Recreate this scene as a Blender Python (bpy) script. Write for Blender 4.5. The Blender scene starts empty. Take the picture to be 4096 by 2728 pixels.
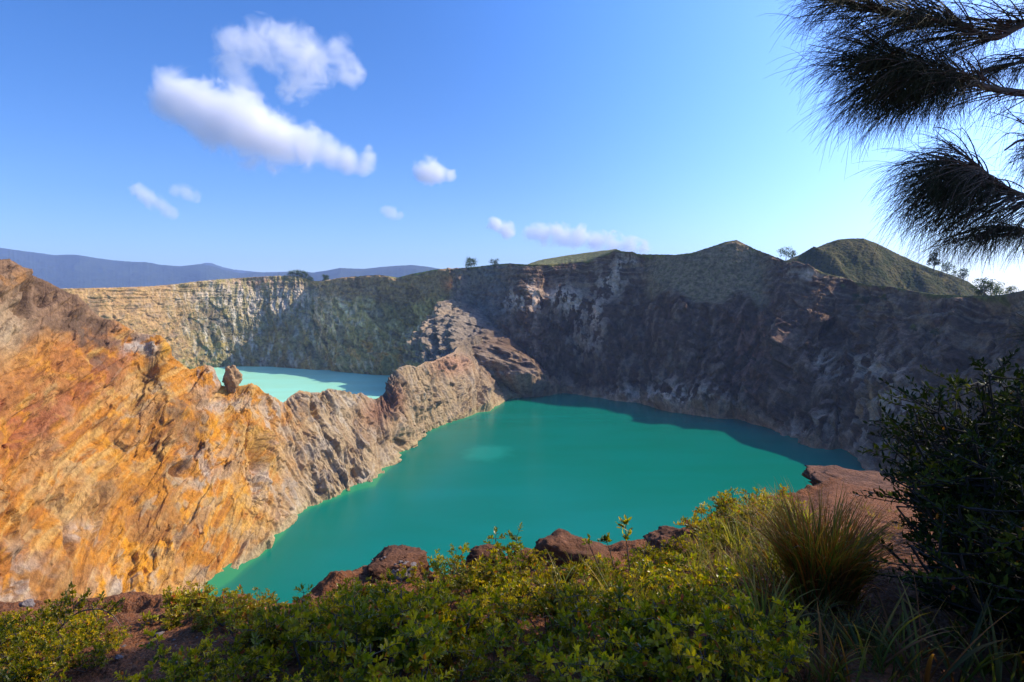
import bpy, math, random
import numpy as np
from mathutils import Vector
R = math.radians
SC = bpy.context.scene
COL = SC.collection

# ------------------------------------------------------------------ camera
cam_d = bpy.data.cameras.new("camera")
cam = bpy.data.objects.new("camera", cam_d); COL.objects.link(cam)
FPX = 610.0                                   # focal length in pixels of a 1024 wide frame
cam_d.sensor_width = 36.0; cam_d.lens = 36.0*FPX/1024.0
cam_d.clip_start = 0.05; cam_d.clip_end = 60000
PITCH = math.atan(41.0/FPX)
cam.location = (0, 0, 0); cam.rotation_euler = (math.pi/2-PITCH, 0, 0)
SC.camera = cam

# ------------------------------------------------------------------ light
SUN_AZ, SUN_EL = 71.0, 39.5                   # degrees right of the view, degrees up
world = bpy.data.worlds.new("World"); SC.world = world; world.use_nodes = True
nt = world.node_tree; nt.nodes.clear()
sky = nt.nodes.new('ShaderNodeTexSky'); sky.sky_type = 'NISHITA'; sky.sun_disc = False
sky.sun_elevation = R(SUN_EL); sky.sun_rotation = R(SUN_AZ)
sky.altitude = 1600; sky.air_density = 1.0; sky.dust_density = 3.0; sky.ozone_density = 4.0
hs = nt.nodes.new('ShaderNodeHueSaturation'); hs.inputs['Saturation'].default_value = 1.3; hs.inputs['Hue'].default_value = 0.510
bg = nt.nodes.new('ShaderNodeBackground'); bg.inputs['Strength'].default_value = 0.155
wo = nt.nodes.new('ShaderNodeOutputWorld')
tc = nt.nodes.new('ShaderNodeTexCoord'); dt = nt.nodes.new('ShaderNodeVectorMath'); dt.operation = 'DOT_PRODUCT'; dt.inputs[1].default_value = (math.sin(R(SUN_AZ))*math.cos(R(SUN_EL)), math.cos(R(SUN_AZ))*math.cos(R(SUN_EL)), math.sin(R(SUN_EL)))
nt.links.new(tc.outputs['Generated'], dt.inputs[0])
gl = nt.nodes.new('ShaderNodeMapRange'); gl.interpolation_type = 'SMOOTHSTEP'; nt.links.new(dt.outputs['Value'], gl.inputs[0]); gl.inputs[1].default_value = 0.3; gl.inputs[2].default_value = 1.0; gl.inputs[3].default_value = 1.0; gl.inputs[4].default_value = 2.0
au = nt.nodes.new('ShaderNodeVectorMath'); au.operation = 'SCALE'      # the bright aureole of moist air round the sun
nt.links.new(sky.outputs[0], hs.inputs['Color']); nt.links.new(hs.outputs[0], au.inputs[0]); nt.links.new(gl.outputs[0], au.inputs['Scale']); nt.links.new(au.outputs[0], bg.inputs[0]); nt.links.new(bg.outputs[0], wo.inputs[0])
sun_d = bpy.data.lights.new("sun", 'SUN'); sun_d.energy = 4.5; sun_d.angle = R(0.5); sun_d.color = (1.0, 0.90, 0.74)
sun = bpy.data.objects.new("sun", sun_d); COL.objects.link(sun)
to_sun = Vector((math.sin(R(SUN_AZ))*math.cos(R(SUN_EL)), math.cos(R(SUN_AZ))*math.cos(R(SUN_EL)), math.sin(R(SUN_EL))))
sun.rotation_euler = to_sun.to_track_quat('Z', 'Y').to_euler()
sun.location = to_sun*50
SC.view_settings.view_transform = 'Standard'; SC.view_settings.look = 'None'
SC.view_settings.gamma = 1.0; SC.view_settings.exposure = 0.5
cy = SC.cycles
cy.max_bounces = 14; cy.diffuse_bounces = 2; cy.glossy_bounces = 2; cy.transmission_bounces = 3
cy.volume_bounces = 12; cy.transparent_max_bounces = 8
cy.use_denoising = True

# ------------------------------------------------------------------ helpers
S = 2354.0/1024.0                              # the picture was measured 2354 wide
SP, CP = math.sin(PITCH), math.cos(PITCH)
def ray(fx, fy):
    fx = np.asarray(fx, float); fy = np.asarray(fy, float)
    u = (fx/S-512)/FPX; v = (341-fy/S)/FPX
    return np.stack([u, CP+v*SP, -SP+v*CP], -1)
def at(fx, fy, d):
    r = ray(fx, fy); return r/r[..., 1:2]*np.asarray(d, float)[..., None]
def on_z(fx, fy, z):
    r = ray(fx, fy); return r*(z/r[..., 2:3])
def proj(P):
    fwd = P[..., 1]*CP-P[..., 2]*SP; up = P[..., 1]*SP+P[..., 2]*CP
    fwd = np.maximum(fwd, 0.05)
    return (P[..., 0]/fwd*FPX+512)*S, (341-up/fwd*FPX)*S
def sm(a, b, x):
    t = np.clip((x-a)/(b-a), 0, 1); return t*t*(3-2*t)
def gs(fx, fy, cx, cy_, rx, ry):
    return np.exp(-(((fx-cx)/rx)**2+((fy-cy_)/ry)**2))
_rng = np.random.RandomState(7)
_PERM = np.tile(_rng.permutation(256), 3).astype(np.int32)
_G = _rng.normal(size=(256, 3)); _G /= np.linalg.norm(_G, axis=1)[:, None]
_G = _G.astype(np.float32)
def noise(x, y, z):
    x = np.asarray(x, np.float32); y = np.asarray(y, np.float32)+np.zeros_like(x); z = np.asarray(z, np.float32)+np.zeros_like(x)
    xi = np.floor(x).astype(np.int32); yi = np.floor(y).astype(np.int32); zi = np.floor(z).astype(np.int32)
    xf = x-xi; yf = y-yi; zf = z-zi
    u = xf*xf*xf*(xf*(xf*6-15)+10); v = yf*yf*yf*(yf*(yf*6-15)+10); w = zf*zf*zf*(zf*(zf*6-15)+10)
    xi &= 255; yi &= 255; zi &= 255
    out = 0
    for dx in (0, 1):
        wx = u if dx else 1-u
        for dy in (0, 1):
            wy = v if dy else 1-v
            for dz in (0, 1):
                wz = w if dz else 1-w
                g = _G[_PERM[_PERM[_PERM[xi+dx]+yi+dy]+zi+dz]]
                out = out+wx*wy*wz*(g[..., 0]*(xf-dx)+g[..., 1]*(yf-dy)+g[..., 2]*(zf-dz))
    return out*1.6
def fbm(x, y, z, o=4, lac=2.1, g=0.5):
    a, s, f = 1.0, 0, 1.0
    for _ in range(o):
        s = s+a*noise(x*f+_*17.3, y*f+_*5.1, z*f-_*9.7); a *= g; f *= lac
    return s
def ridged(x, y, z, o=4, lac=2.1, g=0.5):
    a, s, f = 1.0, 0, 1.0
    for _ in range(o):
        n = 1-np.abs(noise(x*f+_*11.3, y*f+_*3.1, z*f-_*7.7))*1.6; s = s+a*n*np.abs(n); a *= g; f *= lac
    return s
def mesh_np(name, V, F, mat, parent=None, col=None, smooth=True):
    V = np.ascontiguousarray(V, np.float32).reshape(-1, 3); F = np.ascontiguousarray(F, np.int32)
    me = bpy.data.meshes.new(name); k = F.shape[1]; m = len(F)
    me.vertices.add(len(V)); me.vertices.foreach_set('co', V.ravel())
    me.loops.add(m*k); me.loops.foreach_set('vertex_index', F.ravel())
    me.polygons.add(m); me.polygons.foreach_set('loop_start', np.arange(0, m*k, k, dtype=np.int32))
    me.polygons.foreach_set('use_smooth', np.full(m, smooth))
    me.update(calc_edges=True)
    if col is not None:
        c = np.ones((len(V), 4), np.float32); c[:, :3] = np.asarray(col).reshape(-1, 3)
        me.color_attributes.new('col', 'FLOAT_COLOR', 'POINT').data.foreach_set('color', c.ravel())
    if mat: me.materials.append(mat)
    o = bpy.data.objects.new(name, me); COL.objects.link(o)
    if parent: o.parent = parent
    return o
def grid_faces(nr, nc):
    i = np.arange(nr-1)[:, None]*nc+np.arange(nc-1)[None]
    return np.stack([i, i+1, i+nc+1, i+nc], -1).reshape(-1, 4)
def tag(o, label=None, cat=None, group=None, kind=None):
    for k, v in (('label', label), ('category', cat), ('group', group), ('kind', kind)):
        if v: o[k] = v
    return o
def empty(name, loc=(0, 0, 0), rz=0, sc=1):
    o = bpy.data.objects.new(name, None); COL.objects.link(o); o.location = loc
    o.rotation_euler = (0, 0, rz); o.scale = (sc, sc, sc) if np.isscalar(sc) else sc; o.empty_display_size = 0.1
    return o
def dup(root, loc, rz=0, sc=1, tilt=(0, 0)):
    r = root.copy(); COL.objects.link(r); r.location = loc; r.rotation_euler = (tilt[0], tilt[1], rz)
    r.scale = (sc, sc, sc) if np.isscalar(sc) else sc
    for ch in root.children:
        c = ch.copy(); COL.objects.link(c); c.parent = r
    return r
def mat_new(name):
    m = bpy.data.materials.new(name); m.use_nodes = True; t = m.node_tree
    return m, t, t.nodes['Principled BSDF']
def nd(t, typ, **kw):
    n = t.nodes.new(typ)
    for k, v in kw.items():
        if hasattr(n, k): setattr(n, k, v)
        else: n.inputs[k.replace('_', ' ')].default_value = v
    return n
def mixc(t, fac, a, b, mode='MIX'):
    n = t.nodes.new('ShaderNodeMix'); n.data_type = 'RGBA'; n.blend_type = mode
    for sock, v in ((n.inputs[0], fac), (n.inputs[6], a), (n.inputs[7], b)):
        if hasattr(v, 'is_linked'): t.links.new(v, sock)
        elif isinstance(v, (int, float)): sock.default_value = v
        else: sock.default_value = (*v, 1)
    return n.outputs[2]
def ramp(t, src, a, b, va=0.0, vb=1.0):
    n = t.nodes.new('ShaderNodeMapRange'); t.links.new(src, n.inputs[0])
    for i, v in zip((1, 2, 3, 4), (a, b, va, vb)): n.inputs[i].default_value = v
    return n.outputs[0]
def rock_mat(name, scale=1.0, bump=1.0, var=0.35, stretch=(1, 1, 1), attr=True, base=(0.3, 0.25, 0.2), crack=0.12):
    m, t, p = mat_new(name)
    p.inputs['Roughness'].default_value = 0.92; p.inputs['Specular IOR Level'].default_value = 0.2
    geo = nd(t, 'ShaderNodeNewGeometry'); mp = nd(t, 'ShaderNodeMapping'); mp.inputs['Scale'].default_value = stretch
    t.links.new(geo.outputs['Position'], mp.inputs[0])
    n1 = nd(t, 'ShaderNodeTexNoise', Scale=0.22*scale, Detail=8.0, Roughness=0.62)
    n2 = nd(t, 'ShaderNodeTexNoise', Scale=1.3*scale, Detail=6.0, Roughness=0.7)
    vo = nd(t, 'ShaderNodeTexVoronoi', Scale=0.5*scale); vo.feature = 'DISTANCE_TO_EDGE'
    wd = nd(t, 'ShaderNodeVectorMath', operation='MULTIPLY_ADD')
    t.links.new(n1.outputs['Color'], wd.inputs[0]); wd.inputs[1].default_value = (2.5/scale,)*3; t.links.new(mp.outputs[0], wd.inputs[2])
    for n in (n1, n2): t.links.new(mp.outputs[0], n.inputs['Vector'])
    t.links.new(wd.outputs[0], vo.inputs['Vector'])
    if attr:
        at_ = nd(t, 'ShaderNodeVertexColor', layer_name='col'); c = at_.outputs[0]
    else:
        rgb = nd(t, 'ShaderNodeRGB'); rgb.outputs[0].default_value = (*base, 1); c = rgb.outputs[0]
    v1 = ramp(t, n1.outputs[0], 0.3, 0.7, 1-var, 1+var); v2 = ramp(t, n2.outputs[0], 0.3, 0.7, 1-var*0.7, 1+var*0.7)
    mu = nd(t, 'ShaderNodeMath', operation='MULTIPLY'); t.links.new(v1, mu.inputs[0]); t.links.new(v2, mu.inputs[1])
    vm = nd(t, 'ShaderNodeVectorMath', operation='SCALE'); t.links.new(c, vm.inputs[0]); t.links.new(mu.outputs[0], vm.inputs['Scale'])
    t.links.new(vm.outputs[0], p.inputs['Base Color'])
    a1 = nd(t, 'ShaderNodeMath', operation='MULTIPLY_ADD'); t.links.new(n2.outputs[0], a1.inputs[0]); a1.inputs[1].default_value = 0.45; t.links.new(n1.outputs[0], a1.inputs[2])
    cr = ramp(t, vo.outputs[0], 0.0, 0.12, 0.0, crack)
    a2 = nd(t, 'ShaderNodeMath', operation='ADD'); t.links.new(a1.outputs[0], a2.inputs[0]); t.links.new(cr, a2.inputs[1])
    b = nd(t, 'ShaderNodeBump', Strength=0.9, Distance=1.6*bump/scale); t.links.new(a2.outputs[0], b.inputs['Height']); t.links.new(b.outputs[0], p.inputs['Normal'])
    return m
def interp_poly(pts, xs):
    pts = np.array(pts, float); return np.interp(xs, pts[:, 0], pts[:, 1])
def grid_normals(P):
    du = np.gradient(P, axis=1); dv = np.gradient(P, axis=0)
    n = np.cross(du, dv); return n/np.maximum(np.linalg.norm(n, axis=-1, keepdims=True), 1e-9)
def lerp_col(c, m, k):
    return c*(1-m[..., None])+np.asarray(k, np.float32)*m[..., None]
# ------------------------------------------------------------------ big terrain
def facet(a, b, seed, jag=0.16):
    """broken rock: every cell is a tilted plane of its own; also returns how near the crack is"""
    a = a+jag*fbm(a*1.7+seed, b*1.7, 0*a+seed, 2); b = b+jag*fbm(a*1.7, b*1.7+seed, 0*a-seed, 2)
    ai = np.floor(a).astype(np.int64); bi = np.floor(b).astype(np.int64); f1 = np.full(a.shape, 9.0, np.float32); f2 = f1.copy()
    r = np.zeros(a.shape+(3,), np.float32); da = np.zeros(a.shape, np.float32); db = da.copy()
    tab = np.random.RandomState(seed).uniform(size=(4096, 5)).astype(np.float32)
    for i in (-1, 0, 1):
        for j in (-1, 0, 1):
            h = tab[((ai+i)*7919+(bi+j)*104729+seed*13) & 4095]
            xa = a-(ai+i+h[..., 0]); xb = b-(bi+j+h[..., 1]); d = xa*xa+xb*xb
            near = d < f1; f2 = np.where(near, f1, np.minimum(f2, d)); f1 = np.where(near, d, f1)
            da = np.where(near, xa, da); db = np.where(near, xb, db); r = np.where(near[..., None], h[..., 2:], r)
    return (r[..., 0]-0.5)*1.0+(r[..., 1]-0.5)*2.2*da+(r[..., 2]-0.5)*2.2*db, np.sqrt(f2)-np.sqrt(f1), r[..., 0]
WZ = -100.0
BASE = [(1213,908),(1275,903),(1312,905),(1349,911),(1403,920),(1477,928),(1513,939),(1552,948),(1610,954),(1660,962),(1706,962),(1744,975),(1777,981),
        (1814,1004),(1841,1016),(1879,1031),(1910,1035),(1945,1033),(1971,1046),(1995,1066),(2006,1092)]
BASE2 = [(495,845),(550,842),(623,843),(697,849),(745,851),(800,856),(854,861),(898,862.6)]
def plane_d(fy): return on_z(1177.0, fy, WZ)[1]
wd_pts = [(-900,330),(-400,400),(0,480),(150,590),(300,730),(430,880)]+[(x, plane_d(y)) for x, y in BASE2]+[(980,775),(1060,728),(1140,682)] \
       + [(x, plane_d(y)) for x, y in BASE]+[(2060,318),(2200,262),(2354,212),(2600,160),(2900,122),(3400,85)]
RIM = [(-900,650),(-200,655),(136,663),(220,662),(293,660),(348,658),(403,653),(458,646),(532,640),(587,636),(660,633),(686,634.5),(715,645.5),(744,645.5),(756,644),(789,638),(836,634),
       (873,632),(905,637),(913,638),(946,629.5),(1001,619.5),(1056,616),(1111,611),(1166,605),(1213,607.5),(1275,607.5),(1349,600),(1385,587),(1418,573),(1429,577),(1455,578),(1464,583),(1495,584),
       (1552,585.5),(1590,581),(1640,565.5),(1667,556),(1694,552),(1706,558),(1733,571),(1764,583),(1802,598),(1841,606),(1864,615.5),(1898,629),(1937,637),(1968,648),(1995,654),(2052,658),
       (2095,667),(2149,675),(2225,679),(2264,678),(2302,677),(2341,669),(2354,666),(2600,655),(2900,660),(3400,680)]
SETB = [(-900,60),(0,70),(300,40),(450,20),(600,85),(715,150),(770,95),(900,75),(1100,85),(1213,95),(1400,115),(1700,130),(1850,130),(2000,135),(2200,145),(2354,140),(2900,60),(3400,40)]
CAP = [(1213,607.5),(1239,598),(1312,585.5),(1385,576),(1418,572.2)]
# columns of the crater wall: dense inside the frame
fxc = np.concatenate([np.linspace(-900, 60, 160)[:-1], np.linspace(60, 2380, 2000)[:-1], np.linspace(2380, 3400, 240)])
NC = len(fxc)
def smooth1(a, k):
    w = np.hanning(k+2)[1:-1]; w /= w.sum(); p = k//2
    return np.convolve(np.pad(a, (p, k-1-p), mode='edge'), w, 'valid')
bd = interp_poly(wd_pts, fxc); bd = 0.6*bd+0.4*smooth1(bd, 61)
rd = interp_poly(SETB, fxc); rd = smooth1(rd, 81)+smooth1(bd, 121)
rim0 = interp_poly(RIM, fxc); rimy = rim0+1.0*noise(fxc/7.0, 3+0*fxc, 0*fxc); rims = smooth1(rim0, 61)
bd0 = interp_poly(wd_pts, fxc); bds = smooth1(bd, 91)
u0 = (fxc/S-512)/FPX
Pb = np.stack([u0*bd, bd, np.full(NC, WZ-3.0)], -1)
Pr = at(fxc, rimy, rd); Prs = at(fxc, rims, smooth1(rd, 61)); Pbs = np.stack([u0*bds, bds, np.full(NC, WZ-3.0)], -1)
Pund = Pb.copy(); Pund[:, 2] -= 8; Pund[:, :2] *= 0.985
NR = 330
t = np.linspace(0, 1, NR)[:, None]
# steep at the top, talus at the foot; the profile changes along the wall
steep = interp_poly([(-900,0.8),(300,0.7),(600,0.6),(900,0.62),(1200,0.7),(1500,0.8),(1800,0.85),(2100,0.8),(3400,0.8)], fxc)
prof = t**(1/(1+0*steep[None]))*0+np.where(t < 0.999, t, 1)
k = steep[None]
hz = 0.55*t+0.45*(1-(1-t)**1.9)              # horizontal travel leads at the foot
PW = np.empty((NR, NC, 3))
hz = hz*(1-k)*1.2+t*(1-(1-k)*1.2)
for ax_ in range(3): PW[..., ax_] = Pbs[None, :, ax_]+(Prs-Pbs)[None, :, ax_]*(t if ax_ == 2 else hz)
nrm = grid_normals(PW)
PW += (Pr-Prs)[None]*sm(0.80, 1.0, t)[..., None]+(Pb-Pbs)[None]*sm(0.22, 0.0, t)[..., None]
FXw, FYw = proj(PW)
T = np.broadcast_to(t, (NR, NC))
mid = 0.5*(Pb+Pr); sA = np.concatenate([[0], np.cumsum(np.linalg.norm(np.diff(mid[:, :2], axis=0), axis=1))])
Sg = np.broadcast_to(sA[None], (NR, NC)); Z = PW[..., 2]
if nrm[NR//2, NC//2, 1] > 0: nrm = -nrm
# relief
lean = interp_poly([(0,0),(1200,0),(1500,-0.25),(1900,-0.75),(2354,-0.9),(3400,-0.9)], fxc)[None]   # gullies lean to the left on the right-hand wall
Sl = Sg+lean*(Z+30)
warp = fbm(Sg/60, Z/60, 0*Z+2.2, 3)
butt = fbm(Sl/75+0.3*warp, Z/220, 0*Z+5.5, 3)*9
gul = ridged(Sl/24+0.5*warp, Z/110, 0*Z+1.5, 3)
fl = ridged(Sl/7.5+0.6*warp, Z/45, 0*Z+8.5, 3)
strat = fbm(Sg/130, Z/3.2+0.4*warp, 0*Z+4.4, 3)
rough = fbm(PW[..., 0]/9, PW[..., 1]/9, Z/6, 5, g=0.58)
blocky = ridged(PW[..., 0]/16, PW[..., 1]/16, Z/12, 5, g=0.55)
topm = sm(0.62, 0.8, T+0.08*warp)            # layered upper band
flm = np.clip(gs(FXw, FYw, 640, 690, 190, 60)*1.4, 0, 1)
foot = sm(0.0, 0.05, T); edge = sm(1.0, 0.97, T)
fA, eA, rA = facet(Sl/22, (Z+0.3*Sg)/17, 3); fB, eB, rB = facet(Sl/8, (Z-0.25*Sg)/7, 5); fC, eC, rC = facet(Sl/3.4, Z/3.2, 8)
scree = np.clip(sm(1464, 1500, FXw)*sm(1790, 1730, FXw)*sm(0.62, 0.7, T+0.12*warp+0.0001*(FXw-1600)), 0, 1)
D = butt*1.3*(1-0.4*scree)+gul*(2.6-1.2*topm)*(1-0.8*scree)+fl*(0.5+2.4*flm)*(1-0.6*scree)+strat*(0.25+1.3*topm)*(1-scree)+rough*0.5+(fA*5.0+fB*2.4+fC*0.9)*(0.62+0.38*sm(650, 900, FXw))*(1-0.45*topm)*(1-0.85*scree)
D = D-D.mean()
n0_ = noise(FXw/14, FYw/14, 0*FXw+1)
# the buttress and the white knobs under the rim
for cx_, cy_, rx, ry, a in ((1120,775,48,60,18),(1180,870,26,50,12),(1285,690,26,34,9),(1215,678,26,30,8),(1330,720,28,52,9),(1385,740,26,60,9),(950,745,60,60,-8),(745,690,20,45,8),(1070,690,22,40,6),
                            (1860,850,60,110,5),(2060,930,80,90,6),(1700,880,40,90,-8)):
    D += a*gs(FXw, FYw, cx_, cy_, rx, ry)
cxl = 1066+0.16*(FYw-700)+6*n0_
tent = np.clip(1-np.abs(FXw-cxl)/(22+0.85*np.clip(FYw-690, 0, 200)), 0, 1)
Dt = (18+0.40*np.clip(FYw-700, 0, 150))*tent**0.85*1.12*sm(680, 735, FYw)+(7*ridged((FXw-0.25*FYw)/24, FYw/90, 0*FXw+4, 3)+3.5*ridged((FXw-0.2*FYw)/9, FYw/40, 0*FXw+9, 3))*np.clip(tent*2, 0, 1)
cxk = np.clip(tent*1.6, 0, 1)
spur = ridged(Sl/58+0.35*warp, Z/160, 0*Z+12.5, 2)
D += (9*spur*sm(1250, 1500, FXw)+4*spur*sm(1100, 900, FXw))*sm(0.9, 0.1, T)
D *= (0.25+0.75*foot)*(0.15+0.85*edge); D = D+Dt*edge
PWd = PW+nrm*D[..., None]
# colour of the wall rock, with some light and shade painted into it
cw = np.zeros((NR, NC, 3), np.float32)+np.array((0.17,0.145,0.115), np.float32)
n1 = fbm(Sg/45, Z/40, 0*Z+31, 4); n2 = fbm(Sl/9, Z/26, 0*Z+37, 4); n3 = fbm(Sg/70, Z/2.4, 0*Z+41, 3); n4 = fbm(Sg/18, Z/14, 0*Z+47, 4)
def soft(x, a, b): return sm(a, b, x)
left = sm(520, 330, FXw+60*n1)
cw = lerp_col(cw, sm(1100, 950, FXw+60*n1), (0.215,0.180,0.085))                  # olive grey of the far lake's wall
cw = lerp_col(cw, sm(1000, 500, FXw)*soft(n4+0.3*n1, 0.0, 0.5)*0.75, (0.30,0.225,0.06))
cw = lerp_col(cw, sm(1000, 500, FXw)*soft(n2-0.3*n4, 0.1, 0.5)*0.8, (0.40,0.37,0.29))
cw = lerp_col(cw, left*0.92, (0.33,0.19,0.072))
cw = lerp_col(cw, left*soft(n3*0.7+0.8*n4, 0.1, 0.5)*0.7, (0.24,0.15,0.075))
white = np.clip(gs(FXw, FYw, 610, 690, 150, 34)*1.5+gs(FXw, FYw, 770, 730, 60, 45)*1.2, 0, 1)*soft(n2+0.3*n4, -0.35, 0.3)
cw = lerp_col(cw, white*0.9, (0.46,0.38,0.28))
cw = lerp_col(cw, gs(FXw, FYw, 600, 645, 130, 20)*soft(n2, -0.4, 0.5)*0.8, (0.36,0.20,0.10))
cw = lerp_col(cw, sm(720, 800, FXw)*sm(1130, 1000, FXw)*soft(T+0.1*n1, 0.66, 0.78)*0.85, (0.165,0.115,0.070))
cw = lerp_col(cw, sm(700, 780, FXw)*sm(1060, 960, FXw)*soft(n2+n4*0.6, 0.15, 0.6)*sm(0.7, 0.55, T)*0.75, (0.40,0.36,0.27))
cw = lerp_col(cw, gs(FXw, FYw, 880, 820, 120, 40)*soft(n4, 0.0, 0.4)*0.9, (0.30,0.17,0.05))
cw = lerp_col(cw, gs(FXw, FYw, 1040, 655, 16, 14)*0.9, (0.36,0.14,0.07))
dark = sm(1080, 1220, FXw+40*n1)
cw = lerp_col(cw, dark*0.9, (0.075,0.050,0.036))  # right-hand wall painted darker to deepen its shade
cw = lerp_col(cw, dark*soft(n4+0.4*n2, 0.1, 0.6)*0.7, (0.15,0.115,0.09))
cw = lerp_col(cw, soft(rB+0.25*n4, 0.75, 1.0)*0.3, (0.22,0.18,0.14))
cw = lerp_col(cw, soft(0.25-rA+0.2*n4, 0.0, 0.2)*0.5, (0.06,0.045,0.035))
cw = lerp_col(cw, cxk*sm(690, 730, FYw+20*n4)*soft(n4+0.4*n2, -0.9, 0.2)*0.9, (0.26,0.195,0.125))
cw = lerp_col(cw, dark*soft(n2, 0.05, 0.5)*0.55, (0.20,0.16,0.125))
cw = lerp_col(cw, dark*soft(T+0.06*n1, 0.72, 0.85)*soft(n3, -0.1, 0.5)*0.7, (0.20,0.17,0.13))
for cx_, cy_, rx, ry, a in ((1285,685,24,22,1),(1212,678,22,26,1),(1190,690,30,20,0.8),(1250,700,80,24,0.7),(1310,700,14,22,1),(1330,715,18,40,0.9),(1378,735,20,45,0.9),(1395,650,24,36,0.9),(1425,612,16,30,0.9),(1450,590,10,14,0.8),(1350,790,30,25,0.5),
                             (1980,850,70,34,0.6),(1890,830,26,36,0.45),(2060,940,60,70,0.5),(1500,915,90,26,0.9),(1600,935,110,20,0.8),(1860,990,90,24,0.5),(1990,1000,36,50,0.4),(1480,905,90,20,0.6),(1870,640,40,10,0.7)):
    cw = lerp_col(cw, a*gs(FXw, FYw, cx_, cy_, rx, ry)*soft(n2+0.7*n4+0.5*(rC-0.5), -0.15, 0.12), (0.46,0.42,0.38))
cw = lerp_col(cw, gs(FXw, FYw, 1740, 830, 70, 120)*soft(n2, -0.2, 0.4)*0.6, (0.22,0.11,0.09))
cw = lerp_col(cw, gs(FXw, FYw, 2000, 930, 50, 70)*soft(n4, -0.2, 0.4)*0.6, (0.30,0.20,0.09))
cw = lerp_col(cw, sm(1780, 2000, FXw)*soft(T, 0.6, 0.9)*soft(n4, -0.2, 0.4)*0.6, (0.24,0.18,0.11))
cw = lerp_col(cw, scree*0.85, (0.19,0.165,0.11))
cw = lerp_col(cw, scree*soft(fbm(Sg/3, Z/2, 0*Z+3, 2), 0.15, 0.4)*0.7, (0.09,0.10,0.035))
cw = lerp_col(cw, sm(0.10, 0.0, T+0.03*n2)*sm(1200, 1300, FXw)*0.8, (0.34,0.27,0.19))
cw = lerp_col(cw, sm(0.985, 1.0, T+0.02*n4)*sm(760, 900, FXw), (0.13,0.14,0.05))
midw = sm(640, 760, FXw+40*n1)*sm(1130, 1020, FXw)
cw = cw*(1+midw[..., None]*np.array((0.75, 0.5, 0.15)))  # grazing sun on the wall's centre put into the colour, warmer and brighter
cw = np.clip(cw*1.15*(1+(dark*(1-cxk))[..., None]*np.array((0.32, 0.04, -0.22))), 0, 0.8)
# crest, grassy back and outer slope
capy = interp_poly(CAP, fxc); incap = (fxc > 1213)*(fxc < 1418)
c1 = at(fxc, np.where(incap, np.minimum(capy, rimy), rimy+2), rd+np.where(incap, 55, 22)+2*noise(fxc/30, 7+0*fxc, 0*fxc))
c1 = np.where(incap[:, None], c1, np.stack([Pr[:, 0]*1.02, Pr[:, 1]*1.02, Pr[:, 2]-1.5], -1))
out = Pr[:, :2]/np.linalg.norm(Pr[:, :2], axis=1)[:, None]
nb = [Pr, c1]
for q, dz in ((60, 18), (200, 95), (520, 250), (900, 400)):
    nb.append(np.concatenate([c1[:, :2]+out*q, np.maximum(c1[:, 2:3]-dz, -340)], 1))
rows = []; 
for a, b in zip(nb[:-1], nb[1:]):
    for f_ in np.linspace(0, 1, 13)[1:]: rows.append(a*(1-f_)+b*f_)
PB = np.stack(rows); PB[:, :, 2] += 0.35*fbm(PB[..., 0]/7, PB[..., 1]/7, 0*PB[..., 0], 3)*np.minimum(1, np.arange(len(rows))/4.0)[:, None]
PB[0] += (PWd[-1]-Pr)*0.5
cb = np.zeros(PB.shape, np.float32)+np.array((0.12,0.125,0.04), np.float32)
cb = lerp_col(cb, soft(fbm(PB[..., 0]/6, PB[..., 1]/6, 0*PB[..., 0], 3), -0.1, 0.4)*0.7, (0.19,0.17,0.07))
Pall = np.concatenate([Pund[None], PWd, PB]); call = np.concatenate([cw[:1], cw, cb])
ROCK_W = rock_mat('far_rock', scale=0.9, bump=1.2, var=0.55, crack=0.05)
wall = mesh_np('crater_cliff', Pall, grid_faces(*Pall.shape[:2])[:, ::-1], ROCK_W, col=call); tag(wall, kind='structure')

# ------------------------------------------------------------------ left cliff and the ridge between the lakes
CREST = [(-700,640,150),(-400,575,175),(-150,560,200),(0,597,222),(22,595,226),(37,605,229),(60,627,232),(84,638,235),(110,647,238),(136,662,241),(161,676,244),(178,677,246),(189,691,248),(205,704,251),(220,722,253),(242,733,256),(264,735,259),
         (282,746,262),(304,759,265),(330,766,268),(348,769,270),(367,770,272),(381,781,274),(392,796,275),(396,818,276),(411,829,278),(422,840,280),(436,849,282),(447,846,284),(455,842,286),(473,838,289),(491,843,292),(497,856,293),(510,886,296),
         (553,886,304),(579,880,310),(594,888,314),(609,902,318),(631,913,324),(651,926,330),(667,911,336),(689,897,344),(712,902,352),(737,902,361),(756,893,368),(781,898,378),(811,909,390),(829,902,398),(847,913,406),(862,919,413),(876,913,420),
         (887,898,427),(902,862,436),(917,845,445),(939,839,458),(957,844,470),(979,831,486),(994,831,498),(1019,820,522),(1043,809,552),(1050,799,588),(1060,786,620),(1072,776,645),(1086,773,660),(1102,779,672),(1120,789,680),(1138,803,684),(1157,819,680),(1180,842,670),(1198,862,662),(1208,882,652),(1216,907,640)]
SHORE = [(515,1330),(550,1300),(600,1265),(640,1225),(660,1200),(680,1178),(720,1160),(760,1145),(800,1130),(830,1120),(858,1115),(868,1095),(885,1080),(903,1065),(905,1048),(918,1040),(931,1034),(945,1022),(961,1006),(963,995),(982,992),(1008,981),(1041,968),(1063,962),(1080,956),(1098,948),(1122,946),(1144,935),(1158,922),(1166,917),(1191,915),(1211,909.5),(1216,908)]
sd_pts = [(-700,78),(-400,95),(-150,118),(0,136),(200,160),(400,190)]+[(x, plane_d(y)) for x, y in SHORE]
fl_x = np.concatenate([np.linspace(-700, -30, 150)[:-1], np.linspace(-30, 1216, 1500)])
NC2 = len(fl_x); cr = np.array(CREST, float)
cd = smooth1(np.interp(fl_x, cr[:, 0], cr[:, 2]), 15)
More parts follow.
